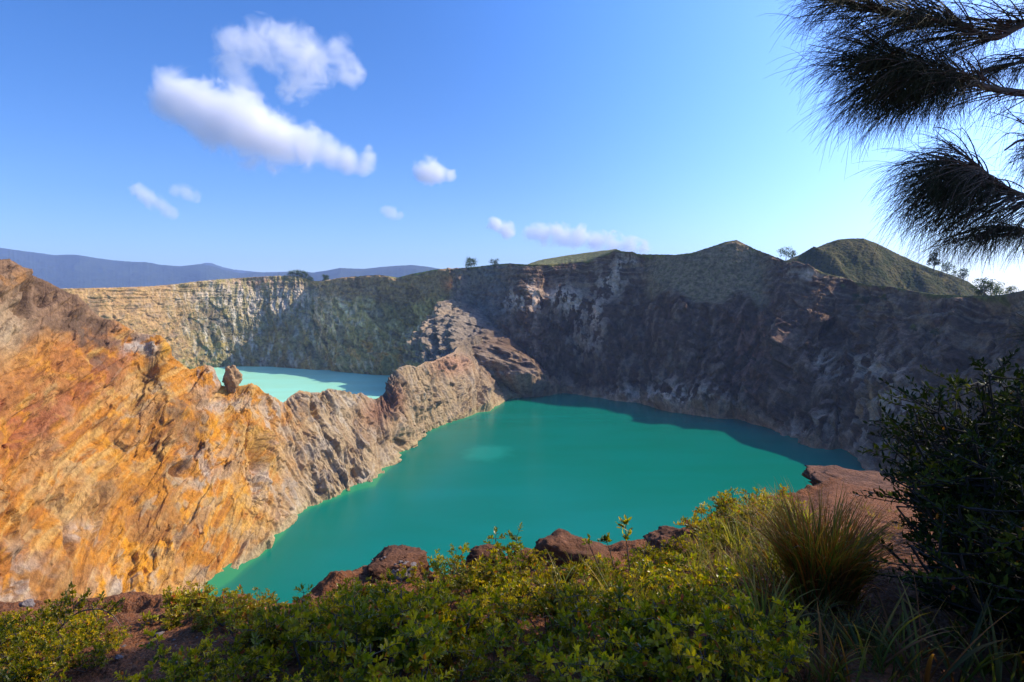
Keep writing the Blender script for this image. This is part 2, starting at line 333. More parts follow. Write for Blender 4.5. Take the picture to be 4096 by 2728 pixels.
cy0 = np.interp(fl_x, cr[:, 0], cr[:, 1]); cys = smooth1(cy0, 45); cds = smooth1(cd, 61)
cyv = cy0+1.6*noise(fl_x/6.0, 1+0*fl_x, 0*fl_x)+1.0*noise(fl_x/2.3, 4+0*fl_x, 0*fl_x)
sd = interp_poly(sd_pts, fl_x); sd = 0.75*sd+0.25*smooth1(sd, 15); sds = smooth1(sd, 81)
ul = (fl_x/S-512)/FPX
Lb = np.stack([ul*sd, sd, np.full(NC2, WZ-2.5)], -1); Lc = at(fl_x, cyv, cd); Lcs = at(fl_x, cys, cds); Lbs = np.stack([ul*sds, sds, np.full(NC2, WZ-2.5)], -1)
Lu = Lb.copy(); Lu[:, 2] -= 6; Lu[:, :2] *= 0.98
NR2 = 420; t = np.linspace(0, 1, NR2)[:, None]
bow = interp_poly([(-700,0.0),(0,0.0),(300,0.10),(600,0.05),(900,-0.06),(1216,0)], fl_x)[None]
hz = t+bow*np.sin(np.pi*t)
PL = np.empty((NR2, NC2, 3))
for ax_ in range(3): PL[..., ax_] = Lbs[None, :, ax_]+(Lcs-Lbs)[None, :, ax_]*(t if ax_ == 2 else hz)
nrm = grid_normals(PL)
PL += (Lc-Lcs)[None]*sm(0.72, 1.0, t)[..., None]+(Lb-Lbs)[None]*sm(0.25, 0.0, t)[..., None]
FX, FY = proj(PL); T = np.broadcast_to(t, (NR2, NC2)); Z = PL[..., 2]; X = PL[..., 0]; Y = PL[..., 1]
midl = 0.5*(Lb+Lc); sA = np.concatenate([[0], np.cumsum(np.linalg.norm(np.diff(midl[:, :2], axis=0), axis=1))])
Sg = np.broadcast_to(sA[None], (NR2, NC2))
if nrm[NR2//2, NC2//2, 0] < 0: nrm = -nrm
big = sm(520, 690, FX)                       # 0 = big left cliff, 1 = ridge with flutes
Sl = Sg+smooth1(interp_poly([(-700,0.5),(500,0.6),(690,0.95),(900,0.9),(1216,0.7)], fl_x), 201)[None]*(Z+60)   # flutes lean to the left going up
warp = fbm(X/35, Y/35, Z/35, 3)
q = Z*1.0-0.52*Sg+3*fbm(X/40, Y/40, Z/40, 2)                             # bedding of the left cliff, rising to the right in the picture
along = Sg+0.5*Z
lm0 = 1-big
butt = fbm(Sl/46+0.3*warp, Z/120, 0*Z+5.5, 3)*4.0
flute = ridged(Sl/9.5+0.28*warp, Z/75, 0*Z+1.7, 2)
flute2 = ridged(Sl/3.6+0.3*warp, Z/30, 0*Z+3.7, 3)
bed = fbm(q/6.0+0.2*warp, along/60, 0*Z+2.7, 2)
bigb = fbm(q/14+0.3*warp, along/90, 0*Z+22.7, 2)
rill = ridged((Sg-0.35*Z)/3.2+0.3*warp, Z/22, 0*Z+7.7, 3)
blocky = ridged(X/13, Y/13, Z/11, 5, g=0.56)
rough = fbm(X/5, Y/5, Z/4, 5, g=0.6)
pock = np.clip(fbm(X/7+40, Y/7, Z/6, 3)-0.35, 0, 1)
foot = sm(0.0, 0.06, T); edge = sm(1.0, 0.965, T)
lm = 1-big
def two(a1, b1, a2, b2, seed):
    f1, e1, q1 = facet(a1, b1, seed); f2, e2, q2 = facet(a2, b2, seed+1)
    return f1*lm0+f2*big, np.where(big > 0.5, q2, q1)
gA, qA = two(Sg/15, q/8, Sl/9, Z/15, 13); gB, qB = two(Sg/5.5, q/3.6, Sl/3.5, Z/5.6, 17); gC, qC = two((Sg+0.3*Z)/2.4, q/1.7, Sl/1.7, Z/2.2, 19)
patch = sm(-0.15, 0.35, fbm(X/26+9, Y/26, Z/20, 3))
D = butt+flute*(0.2+(1.0+1.2*patch)*big)+flute2*0.45*big+bed*0.8*lm+bigb*2.0*lm+gA*(1.6+1.6*patch)+gB*(0.7+0.9*patch)+gC*(0.25+0.35*patch)+blocky*0.35*patch+rough*0.22-pock*0.8*patch
D = (D-np.median(D))*1.0
for cx_, cy_, rx, ry, a in ((350,795,10,18,2.5),(375,800,12,18,2),(345,850,20,28,-4),(385,835,14,20,2),(475,858,18,16,2),(430,850,8,12,1.5),(590,1050,10,60,-6),(575,1010,8,40,-5),(614,1060,12,60,4),(720,930,14,22,-5),(700,925,10,26,5),
                            (415,1075,14,12,-6),(425,1060,18,14,4),(240,1150,10,36,-5),(120,1010,16,30,-3),(215,820,20,16,-4),(55,690,8,60,-5),(95,690,16,20,-4),(60,640,30,20,4),(912,1020,14,24,-7),(1010,880,10,30,-5),(1065,880,22,50,6),
                            (1110,920,14,60,6),(1090,900,8,60,-6),(1150,850,26,30,-6),(1185,870,20,50,6),(1140,900,10,40,-4),(30,1260,30,20,4),(150,1240,8,50,-3),(470,930,30,12,-3),(410,945,30,18,3)):
    D += a*gs(FX, FY, cx_, cy_, rx, ry)
D *= (0.2+0.8*foot)*(0.12+0.88*edge)
PLd = PL+nrm*D[..., None]
# rock colours
n1 = fbm(X/40, Y/40, Z/35, 4); n2 = fbm(Sl/5, Z/18, 0*Z+3, 4); nb_ = fbm(q/4.5+0.4*warp, along/55, 0*Z+9, 4); n4 = fbm(X/9, Y/9, Z/8, 4); nb2 = fbm(q/1.6+0.5*warp, along/40, 0*Z+19, 3)
TAN = (0.42,0.31,0.19)
cl = np.zeros((NR2, NC2, 3), np.float32)+np.array((0.50,0.205,0.024), np.float32)
cl = lerp_col(cl, soft(nb_+0.3*n4, 0.0, 0.45)*0.8, (0.56,0.33,0.095))
cl = lerp_col(cl, soft(-nb_+0.4*n4, 0.15, 0.5)*0.8, (0.36,0.13,0.025))
cl = lerp_col(cl, soft(n1+0.5*n4, 0.15, 0.5)*0.85, (0.62,0.27,0.012))
nz1 = fbm(X/30+50, Y/30, Z/22, 4)
cl = lerp_col(cl, soft(nz1+0.4*n4, 0.15, 0.5)*0.45, (0.42,0.28,0.13))
cl = lerp_col(cl, soft(-nz1+0.5*n4, 0.25, 0.6)*0.7, (0.30,0.14,0.05))
cl = lerp_col(cl, soft(-nb2+0.4*n4, 0.3, 0.55)*0.35, (0.24,0.10,0.03))
cl = lerp_col(cl, soft(nb2+0.3*n4, 0.25, 0.6)*0.4, (0.62,0.38,0.12))
cl = lerp_col(cl, soft(n4-0.5*nb_, 0.3, 0.6)*0.45, (0.38,0.28,0.13))
redb = gs(FX, FY+0.62*FX, 0, 1000, 900, 70)*sm(420, 280, FX)
redb = np.exp(-((FY+0.55*FX-965+35*n1)/95)**2)*sm(340, 250, FX+30*n1)
cl = lerp_col(cl, np.clip(redb*1.4, 0, 1)*soft(n4+nb2*0.4, -0.7, 0.1)*0.8, (0.34,0.105,0.042))
cap = sm(60, -30, FY+0.30*FX-810+45*n1)*sm(330, 250, FX+30*n1)
cl = lerp_col(cl, cap*0.95, (0.24,0.145,0.085))
cap2 = sm(40, -30, FY-0.85*FX-640+40*n1)*sm(290, 230, FX)
cl = lerp_col(cl, cap2*soft(n4, -0.6, 0.2)*0.9, (0.125,0.072,0.042))
cl = lerp_col(cl, soft(qB+0.4*n4, 0.75, 0.95)*0.5*sm(150, 350, FX+60*n1), (0.40,0.30,0.19))
cl = lerp_col(cl, soft(qA+0.3*n4, 0.72, 0.9)*0.55, (0.40,0.17,0.035))
cl = lerp_col(cl, gs(FX, FY, 15, 760, 42, 70)*0.9, (0.42,0.30,0.17))
cl = lerp_col(cl, gs(FX, FY, 15, 625, 16, 30)*soft(n4, -0.3, 0.3)*0.8, (0.40,0.22,0.10))
for cx_, cy_, rx, ry, a in ((320,790,40,26,0.9),(350,790,9,26,0.8),(478,865,38,26,0.9),(520,930,60,20,0.6),(620,960,50,70,0.7),(640,1110,60,60,0.5),(590,1110,26,40,0.7),(480,1080,50,60,0.5),(20,1330,60,55,1),(190,1225,40,26,0.8),(290,1340,60,40,0.6)):
    cl = lerp_col(cl, a*gs(FX, FY, cx_, cy_, rx, ry)*soft(n2+n4, -0.4, 0.3), (0.47,0.42,0.36))
for cx_, cy_, rx, ry, a in ((378,800,12,22,1),(330,850,40,30,0.8),(590,1000,40,60,0.8),(640,1040,40,50,0.8),(620,1200,50,60,0.6),(560,1160,40,60,0.6)):
    cl = lerp_col(cl, a*gs(FX, FY, cx_, cy_, rx, ry)*soft(n4, -0.4, 0.3), (0.58,0.30,0.03))
for cx_, cy_, rx, ry, a in ((345,845,22,30,0.9),(410,950,60,26,0.8),(440,990,50,30,0.7),(300,1100,60,30,0.5),(540,870,20,24,0.6)):
    cl = lerp_col(cl, a*gs(FX, FY, cx_, cy_, rx, ry)*soft(n4, -0.5, 0.2), (0.20,0.11,0.05))
rg = sm(585, 760, FX+60*n1+0.18*(FY-950))
cr_ = np.zeros_like(cl)+np.array((0.41,0.295,0.165), np.float32)
cr_ = lerp_col(cr_, soft(n2+0.4*n4, 0.1, 0.5)*0.8, (0.52,0.43,0.31))
cr_ = lerp_col(cr_, soft(-n2+0.4*n4, 0.2, 0.55)*0.8, (0.30,0.19,0.10))
cr_ = lerp_col(cr_, soft(qB+0.3*n4, 0.6, 0.9)*0.6, (0.33,0.27,0.21))
cr_ = lerp_col(cr_, soft(n1, 0.1, 0.5)*0.6, (0.42,0.29,0.15))
cr_ = lerp_col(cr_, sm(820, 930, FX)*soft(n4, -0.4, 0.4)*0.7, (0.40,0.29,0.165))
cr_ = lerp_col(cr_, (gs(FX, FY, 860, 950, 36, 40)+gs(FX, FY, 900, 920, 26, 40))*0.8, (0.26,0.125,0.07))
cr_ = lerp_col(cr_, gs(FX, FY, 1035, 840, 50, 26)*0.8, (0.44,0.24,0.15))
cr_ = lerp_col(cr_, np.clip(gs(FX, FY, 1080, 790, 40, 60)*1.2, 0, 1)*soft(n4, -0.5, 0.3)*0.9, (0.24,0.19,0.13))  # buttress top darkened in the colour, standing in for weak grazing light
cr_ = lerp_col(cr_, gs(FX, FY, 1125, 850, 18, 40)*0.8, (0.20,0.10,0.065))
cr_ = lerp_col(cr_, gs(FX, FY, 1030, 835, 40, 22)*0.6, (0.46,0.25,0.15))
cr_ = lerp_col(cr_, sm(850, 790, FY+25*n4+0.25*(1120-FX))*sm(1035, 1060, FX)*0.8, (0.21,0.16,0.11))  # dimness of the upper buttress under grazing sun, painted as darker rock
cr_ = lerp_col(cr_, sm(1150, 1215, FX+20*n4)*0.6, (0.30,0.22,0.13))
cr_ = lerp_col(cr_, sm(0.14, 0.0, T+0.05*n2)*0.6, (0.33,0.21,0.10))
cr_ = lerp_col(cr_, gs(FX, FY, 725, 945, 9, 10)*0.9, (0.5,0.26,0.04))
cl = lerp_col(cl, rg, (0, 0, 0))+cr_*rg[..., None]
cl = lerp_col(cl, sm(3.2, 1.2, PL[..., 2]-WZ+1.2*n4)*0.75, (0.46,0.36,0.19))
# far side of the ridge down to the other lake
outv = (Lc-Lb)[:, :2]; outv = outv/np.linalg.norm(outv, axis=1)[:, None]
bw = interp_poly([(-700,60),(0,70),(350,62),(650,42),(880,40),(1043,60),(1072,45),(1216,20)], fl_x)[:, None]
NB2 = 70; PBk = []
for f_ in np.linspace(0, 1, NB2)[1:]:
    xy = Lc[:, :2]+outv*bw*f_; z = Lc[:, 2:3]*(1-f_)+(-106)*f_
    PBk.append(np.concatenate([xy, z], 1))
PBk = np.stack(PBk); m_ = np.minimum(1, np.arange(NB2-1)/8.0)[:, None]
PBk[..., 2] += (ridged(PBk[..., 0]/12, PBk[..., 1]/12, PBk[..., 2]/12, 4)-1.0)*2.2*m_
PBk[0] += (PLd[-1]-Lc)*0.6
cbk = np.zeros(PBk.shape, np.float32)+cl[-1][None]*0.5+np.array((0.13,0.11,0.09), np.float32)
Pall = np.concatenate([Lu[None], PLd, PBk]); call = np.concatenate([cl[:1], cl, cbk])
ROCK_L = rock_mat('near_rock', scale=2.4, bump=1.0, var=0.34, crack=0.03)
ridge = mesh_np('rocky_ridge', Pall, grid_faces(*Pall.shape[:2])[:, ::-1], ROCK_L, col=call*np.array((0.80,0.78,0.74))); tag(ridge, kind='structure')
CREST3 = Lc

# ------------------------------------------------------------------ lakes
def water(name, base, edge_col, spot=None):
    m, t, p = mat_new(name)
    p.inputs['Roughness'].default_value = 0.22; p.inputs['IOR'].default_value = 1.33; p.inputs['Specular IOR Level'].default_value = 0.14
    geo = nd(t, 'ShaderNodeNewGeometry'); mp = nd(t, 'ShaderNodeMapping'); mp.inputs['Scale'].default_value = (0.012, 0.03, 0.0)
    t.links.new(geo.outputs['Position'], mp.inputs[0])
    n = nd(t, 'ShaderNodeTexNoise', Scale=1.0, Detail=3.0); t.links.new(mp.outputs[0], n.inputs['Vector'])
    c = mixc(t, ramp(t, n.outputs[0], 0.35, 0.7), base, tuple(b*k for b, k in zip(base, (1.0, 1.10, 1.22))))
    if spot:
        d = nd(t, 'ShaderNodeVectorMath', operation='SUBTRACT'); t.links.new(geo.outputs['Position'], d.inputs[0]); d.inputs[1].default_value = spot
        d2 = nd(t, 'ShaderNodeVectorMath', operation='MULTIPLY'); t.links.new(d.outputs[0], d2.inputs[0]); d2.inputs[1].default_value = (1/24.0, 1/30.0, 0)
        n5 = nd(t, 'ShaderNodeTexNoise', Scale=0.06, Detail=4.0); t.links.new(geo.outputs['Position'], n5.inputs['Vector'])
        ln = nd(t, 'ShaderNodeVectorMath', operation='LENGTH'); t.links.new(d2.outputs[0], ln.inputs[0])
        ad = nd(t, 'ShaderNodeMath', operation='MULTIPLY_ADD'); t.links.new(n5.outputs[0], ad.inputs[0]); ad.inputs[1].default_value = 0.9; t.links.new(ln.outputs['Value'], ad.inputs[2])
        c = mixc(t, ramp(t, ad.outputs[0], 0.85, 1.25, 0.75, 0.0), c, (0.01, 0.22, 0.155))
    if spot:
        av = nd(t, 'ShaderNodeVertexColor', layer_name='col'); c = mixc(t, ramp(t, av.outputs[0], 0, 1, 0, 0.8), c, (0.03, 0.26, 0.10))
    t.links.new(c, p.inputs['Base Color'])
    n3 = nd(t, 'ShaderNodeTexNoise', Scale=0.6, Detail=4.0); t.links.new(geo.outputs['Position'], n3.inputs['Vector'])
    b = nd(t, 'ShaderNodeBump', Strength=0.25, Distance=0.15); t.links.new(n3.outputs[0], b.inputs['Height']); t.links.new(b.outputs[0], p.inputs['Normal'])
    return m
sp = on_z(1120, 1041, WZ)
M_L1 = water('near_water', (0.0, 0.140, 0.090), None, tuple(sp))
M_L2 = water('far_water', (0.36, 0.74, 0.50), None)
def strip(name, a, b, mat):                   # a flat sheet between two plan lines
    rows = [a*(1-f)+b*f for f in np.linspace(0, 1, 14)]
    P = np.stack(rows); P = np.concatenate([P, np.full(P.shape[:2]+(1,), WZ)], -1)
    o = mesh_np(name, P, grid_faces(*P.shape[:2]), mat); return tag(o, kind='structure')
k_ = np.arange(0, NC2, 8)
edge_xy = Lc[k_, :2]+outv[k_]*bw[k_]*0.2
wsel = np.where(fxc > 1225)[0][::8]
bound = np.concatenate([edge_xy, Pb[wsel, :2]*1.04])
shore_xy = np.concatenate([Lb[k_, :2], Pb[wsel, :2]])
rows_ = [bound*0.10, 0.5*shore_xy, 0.75*shore_xy, 0.88*shore_xy, 0.94*shore_xy, 0.972*shore_xy, 0.99*shore_xy, shore_xy, bound]
Pk = np.stack(rows_); Pk = np.concatenate([Pk, np.full(Pk.shape[:2]+(1,), WZ)], -1)
tint = np.zeros(Pk.shape); tint[6] = 0.35; tint[7:] = 1.0; tint[:, len(k_):] *= 0.3
tag(mesh_np('lake', Pk, grid_faces(*Pk.shape[:2]), M_L1, col=tint), kind='structure')
wb = np.stack([np.interp(fl_x[k_], fxc, Pb[:, 0]), np.interp(fl_x[k_], fxc, Pb[:, 1])], -1)*1.05
strip('lake.001', edge_xy, wb, M_L2)

# ------------------------------------------------------------------ land to the horizon, the far ranges, the green hill
def soil(name, c1, c2, sc, rough=0.95):
    m, t, p = mat_new(name); p.inputs['Roughness'].default_value = rough; p.inputs['Specular IOR Level'].default_value = 0.1
    geo = nd(t, 'ShaderNodeNewGeometry'); n = nd(t, 'ShaderNodeTexNoise', Scale=sc, Detail=7.0, Roughness=0.65); t.links.new(geo.outputs['Position'], n.inputs['Vector'])
    c = mixc(t, ramp(t, n.outputs[0], 0.35, 0.65), c1, c2); t.links.new(c, p.inputs['Base Color'])
    b = nd(t, 'ShaderNodeBump', Strength=0.8, Distance=1.5/sc*0.2); t.links.new(n.outputs[0], b.inputs['Height']); t.links.new(b.outputs[0], p.inputs['Normal'])
    return m
M_FOREST = soil('forest', (0.02,0.032,0.014), (0.04,0.05,0.02), 0.01)
g = np.linspace(-1, 1, 80); gx, gy = np.meshgrid(np.sign(g)*np.abs(g)**2*26000, np.sign(g)*np.abs(g)**2*26000+3000)
gz = -360+40*fbm(gx/3000, gy/3000, 0*gx, 3)-30
land = mesh_np('terrain', np.stack([gx, gy, gz], -1), grid_faces(80, 80), M_FOREST); tag(land, kind='structure')
def range_(name, crest, d, depth, rough, step=2.0):
    xs = np.arange(crest[0][0], crest[-1][0]+step, step); ys = interp_poly(crest, xs)+0.8*noise(xs/5.0, 0*xs+d, 0*xs)
    C_ = at(xs, ys, d*np.ones_like(xs)); n = 60; rows = []
    for f in np.linspace(-1, 1, n):
        h = 1-abs(f)**1.25
        z = -380+(C_[:, 2]+380)*h
        xy = C_[:, :2]*(1+f*depth/d)
        rid = rough*(ridged(xy[:, 0]/1700, xy[:, 1]/1700, 0*xs+2, 4)-0.9)*(min(1, abs(f)*5))*h
        rows.append(np.stack([xy[:, 0], xy[:, 1], z+rid], -1))
    P = np.stack(rows); o = mesh_np(name, P, grid_faces(n, len(xs)), M_FOREST); return tag(o, kind='structure')
range_('mountain', [(-700,560),(-300,548),(0,568),(73,578),(125,585),(176,585),(220,592),(268,598),(330,603),(367,609),(414,612),(458,607),(477,609),(513,620),(550,628),(587,627),(660,624),(715,628),(760,640),(900,690)], 9600, 2800, 150)
range_('mountain', [(560,690),(640,640),(700,628),(751,621),(781,615),(836,617),(873,613),(910,610),(946,608),(983,613),(1012,618),(1080,635),(1200,680)], 8800, 2000, 110)
range_('mountain', [(300,690),(380,640),(440,612),(470,603),(485,603),(513,613),(540,619),(570,622),(640,630),(800,690)], 13000, 1200, 120)
HILL = [(1500,720),(1620,690),(1740,640),(1808,598),(1841,585),(1871,571),(1902,558),(1929,550),(1956,548),(1991,550),(2014,558),(2041,571),(2071,587),(2110,604),(2148,619),(2187,631),(2225,646),(2248,662),(2290,690),(2400,730)]
xs = np.arange(1500, 2401, 2.0); C_ = at(xs, interp_poly(HILL, xs)+0.7*noise(xs/4, 0*xs, 0*xs), 900*np.ones_like(xs)); rows = []; n = 150
for f in np.linspace(-1, 1, n):
    h = 1-abs(f)**1.4; dd = 900+f*330
    sh = -70*max(0, -f)
    P_ = np.stack([C_[:, 0]*(dd/900)+sh, C_[:, 1]*(dd/900), -260+(C_[:, 2]+260)*h], -1)
    m_ = min(1, abs(f)*6)*h
    P_[:, 2] += m_*(20*(ridged(P_[:, 0]/95+0.2*P_[:, 1]/95, P_[:, 1]/240, 0*xs+3, 4)-0.9)+3.4*fbm(P_[:, 0]/8, P_[:, 1]/8, 0*xs, 4))
    rows.append(P_)
M_HILL, t_, p_ = mat_new('hill_scrub'); p_.inputs['Roughness'].default_value = 0.95; p_.inputs['Specular IOR Level'].default_value = 0.05
ge_ = nd(t_, 'ShaderNodeNewGeometry'); na_ = nd(t_, 'ShaderNodeTexNoise', Scale=0.035, Detail=6.0); nb3 = nd(t_, 'ShaderNodeTexNoise', Scale=0.22, Detail=5.0, Roughness=0.7); vo_ = nd(t_, 'ShaderNodeTexVoronoi', Scale=0.20)
for n_ in (na_, nb3, vo_): t_.links.new(ge_.outputs['Position'], n_.inputs['Vector'])
c_ = mixc(t_, ramp(t_, na_.outputs[0], 0.38, 0.62), (0.036,0.046,0.010), (0.105,0.088,0.030))
c_ = mixc(t_, ramp(t_, vo_.outputs['Distance'], 0.15, 0.55, 0.85, 0.0), c_, (0.020,0.032,0.007)); c_ = mixc(t_, ramp(t_, nb3.outputs[0], 0.55, 0.7, 0, 0.7), c_, (0.12,0.085,0.045))
t_.links.new(c_, p_.inputs['Base Color']); bm_ = nd(t_, 'ShaderNodeBump', Strength=1.0, Distance=3.0); ad_ = nd(t_, 'ShaderNodeMath', operation='MULTIPLY_ADD'); t_.links.new(vo_.outputs['Distance'], ad_.inputs[0]); ad_.inputs[1].default_value = -0.8; t_.links.new(nb3.outputs[0], ad_.inputs[2]); t_.links.new(ad_.outputs[0], bm_.inputs['Height']); t_.links.new(bm_.outputs[0], p_.inputs['Normal'])
hill = mesh_np('hill', np.stack(rows), grid_faces(n, len(xs)), M_HILL); tag(hill, kind='structure')

# ------------------------------------------------------------------ haze
HZ_LO, HZ_HI = -475.0, 990.0
hv = np.array([(x, y, z) for x in (-16000, 16000) for y in (-2500, 15000) for z in (HZ_LO, HZ_HI)], float)
hf = np.array([(0,1,3,2),(4,6,7,5),(0,4,5,1),(2,3,7,6),(0,2,6,4),(1,5,7,3)])
mh = bpy.data.materials.new('haze'); mh.use_nodes = True; th = mh.node_tree; th.nodes.clear()
pv = th.nodes.new('ShaderNodeVolumePrincipled'); oh = th.nodes.new('ShaderNodeOutputMaterial'); th.links.new(pv.outputs[0], oh.inputs['Volume'])
pv.inputs['Color'].default_value = (0.44, 0.60, 1.0, 1); pv.inputs['Density'].default_value = 0.58e-4; pv.inputs['Anisotropy'].default_value = 0.0
haze = mesh_np('haze', hv, hf, mh, smooth=False); tag(haze, kind='stuff')
# ------------------------------------------------------------------ the lookout we stand on
EDGE = [(-2500,1300,5.0),(-900,1380,5.2),(-300,1410,5.4),(0,1408,5.5),(150,1396,5.6),(340,1395,5.4),(480,1392,5.0),(560,1405,4.85),(640,1418,4.8),(700,1400,4.9),(740,1372,5.1),(800,1338,5.6),(860,1318,6.0),(980,1325,6.0),(1010,1352,5.8),(1060,1330,6.1),(1100,1300,6.5),
        (1220,1285,6.9),(1290,1275,7.1),(1400,1268,7.2),(1520,1252,7.5),(1600,1205,8.2),(1760,1152,9.2),(1870,1125,10.2),(1900,1100,11),(1990,1092,12),(2060,1096,12.4),(2200,1110,12.5),(2354,1120,12.5),(2800,1130,12),(4500,1130,10)]
ed = np.array(EDGE, float)
naz = 1100
gfx = np.concatenate([np.linspace(-2500, -60, 130)[:-1], np.linspace(-60, 2420, 840)[:-1], np.linspace(2420, 4500, naz-130-840+2)])
naz = len(gfx)
eP = at(gfx, smooth1(np.interp(gfx, ed[:, 0], ed[:, 1]), 25), smooth1(np.interp(gfx, ed[:, 0], ed[:, 2]), 41))
AZ = np.arctan2(eP[:, 0], eP[:, 1]); RE = np.hypot(eP[:, 0], eP[:, 1]); ZE = eP[:, 2]
Z0 = -1.62
def ground_base(az, r):
    re = np.interp(az, AZ, RE); ze = np.interp(az, AZ, ZE); q = r/re
    inside = Z0+(ze-Z0)*np.power(np.maximum(q, 1e-4), 1.15)
    over = np.maximum(r-re, 0)
    drop = 1.15*(over-0.6*(1-np.exp(-over/0.6)))
    far = np.minimum(drop, 1.15*9+0.80*np.maximum(over-9, 0))
    z = np.where(q < 1, inside, ze-far)
    return np.maximum(z, -106)
def ground_detail(x, y):
    return 0.05*fbm(x/0.9, y/0.9, 0*x+3, 3)+0.022*ridged(x/0.28, y/0.28, 0*x+1, 3)+0.012*fbm(x/0.06, y/0.06, 0*x+2, 3)
def G(x, y):
    x = np.asarray(x, float); y = np.asarray(y, float)
    r = np.hypot(x, y); az = np.arctan2(x, y)
    return ground_base(az, r)+ground_detail(x, y)*np.minimum(1, 4/np.maximum(r, 1)+0.3)
rr = np.concatenate([np.geomspace(0.9, 14, 620)[:-1], np.geomspace(14, 170, 80)])
gr, ga = np.meshgrid(rr, AZ, indexing='ij')
gX = gr*np.sin(ga); gY = gr*np.cos(ga)
q = gr/np.interp(ga, AZ, RE)
gZ = G(gX, gY)+0.10*fbm(gX/0.5, gY/0.5, 0*gX+8, 4)*sm(0.85, 1.0, q)*sm(2.0, 1.1, q)+np.where(gr > 14, 1.5*fbm(gX/8, gY/8, 0*gX, 4), 0)*sm(14, 22, gr)
def ground_mat():
    m, t, p = mat_new('dirt'); p.inputs['Roughness'].default_value = 0.95; p.inputs['Specular IOR Level'].default_value = 0.15
    geo = nd(t, 'ShaderNodeNewGeometry')
    a = nd(t, 'ShaderNodeTexNoise', Scale=1.6, Detail=6.0, Roughness=0.65); b_ = nd(t, 'ShaderNodeTexNoise', Scale=18.0, Detail=6.0, Roughness=0.7); v = nd(t, 'ShaderNodeTexVoronoi', Scale=45.0)
    for n in (a, b_, v): t.links.new(geo.outputs['Position'], n.inputs['Vector'])
    c = mixc(t, ramp(t, a.outputs[0], 0.35, 0.65), (0.19,0.070,0.027), (0.115,0.042,0.018))
    c = mixc(t, ramp(t, b_.outputs[0], 0.45, 0.75, 0, 0.8), c, (0.27,0.11,0.042))
    c = mixc(t, ramp(t, v.outputs['Color'], 0.6, 0.95, 0, 0.6), c, (0.18,0.11,0.07))
    t.links.new(c, p.inputs['Base Color'])
    ad = nd(t, 'ShaderNodeMath', operation='MULTIPLY_ADD'); t.links.new(v.outputs['Distance'], ad.inputs[0]); ad.inputs[1].default_value = -0.5; t.links.new(b_.outputs[0], ad.inputs[2])
    bp = nd(t, 'ShaderNodeBump', Strength=1.0, Distance=0.035); t.links.new(ad.outputs[0], bp.inputs['Height']); t.links.new(bp.outputs[0], p.inputs['Normal'])
    return m
M_DIRT = ground_mat()
ground = mesh_np('ground', np.stack([gX, gY, gZ], -1), grid_faces(len(rr), naz)[:, ::-1], M_DIRT); tag(ground, kind='structure')
# the flat top behind and around the camera
bk = np.linspace(AZ[-1], AZ[0]+2*math.pi, 60); rb = np.concatenate([[0.001], np.geomspace(0.9, 60, 40)])
br, ba = np.meshgrid(rb, bk, indexing='ij'); bx, by = br*np.sin(ba), br*np.cos(ba)
bz = -1.66+0.05*fbm(bx/1.5, by/1.5, 0*bx, 3)-0.004*br**1.5
mesh_np('ground', np.stack([bx, by, bz], -1), grid_faces(*br.shape)[:, ::-1], M_DIRT)['kind'] = 'structure'
# and the disc under the tripod
dk = np.linspace(AZ[0], AZ[-1], 60); dr, da = np.meshgrid(np.array([0.001, 0.5, 0.92]), dk, indexing='ij')
mesh_np('ground', np.stack([dr*np.sin(da), dr*np.cos(da), ground_base(da, dr)-0.01], -1), grid_faces(*dr.shape)[:, ::-1], M_DIRT)['kind'] = 'structure'
_gr = np.geomspace(1.2, 14, 500)
def hit(fx, fy):
    """where the line of sight through a measured point meets the lookout ground"""
    d = ray(fx, fy); d = d/np.hypot(d[0], d[1])
    az = math.atan2(d[0], d[1]); z = ground_base(np.full(500, az), _gr)
    below = d[2]*_gr < z
    i = int(np.argmax(below)) if below.any() else None
    re = float(np.interp(az, AZ, RE))
    r = min(_gr[i], re) if i is not None else re
    x, y = r*math.sin(az), r*math.cos(az)
    return Vector((x, y, float(G(np.array([x]), np.array([y]))[0])))

# ------------------------------------------------------------------ rocks
def ico(sub):
    import bmesh
    bm = bmesh.new(); bmesh.ops.create_icosphere(bm, subdivisions=sub, radius=1)
    bm.verts.ensure_lookup_table(); V = np.array([v.co[:] for v in bm.verts]); F = np.array([[v.index for v in f.verts] for f in bm.faces]); bm.free()
    return V, F
ICO5, ICO3 = ico(5), ico(3)
def rock_mesh(name, seed, dims, mat, base=ICO5, rough=0.22, flat_top=None, cuts=9):
    V, F = base; rg_ = np.random.RandomState(seed); P = V.copy()
    for _ in range(cuts):                      # knock planes off the block
        n = rg_.normal(size=3); n /= np.linalg.norm(n); h = rg_.uniform(0.62, 0.92)
        d = P@n; P = P-np.maximum(d-h, 0)[:, None]*n*0.92
    o = rg_.uniform(0, 50, 3)
    k = fbm(P[:, 0]*1.6+o[0], P[:, 1]*1.6+o[1], P[:, 2]*1.6+o[2], 3)*rough+ridged(P[:, 0]*3+o[1], P[:, 1]*3, P[:, 2]*5, 4)*rough*0.35+fbm(P[:, 0]*9+o[0], P[:, 1]*9, P[:, 2]*9, 3)*rough*0.16
    P = P*(1+k-rough*0.3)[:, None]
    if flat_top is not None: P[:, 2] = np.where(P[:, 2] > flat_top, flat_top+(P[:, 2]-flat_top)*0.25, P[:, 2])
    return mesh_np(name, P*np.array(dims), F, mat)
M_BOULDER = rock_mat('boulder_rock', scale=11, bump=1.3, var=0.45, attr=False, base=(0.15,0.065,0.032), crack=0.03)
M_GREYROCK = rock_mat('grey_rock', scale=18, bump=0.4, var=0.35, attr=False, base=(0.17,0.14,0.13), crack=0.03)
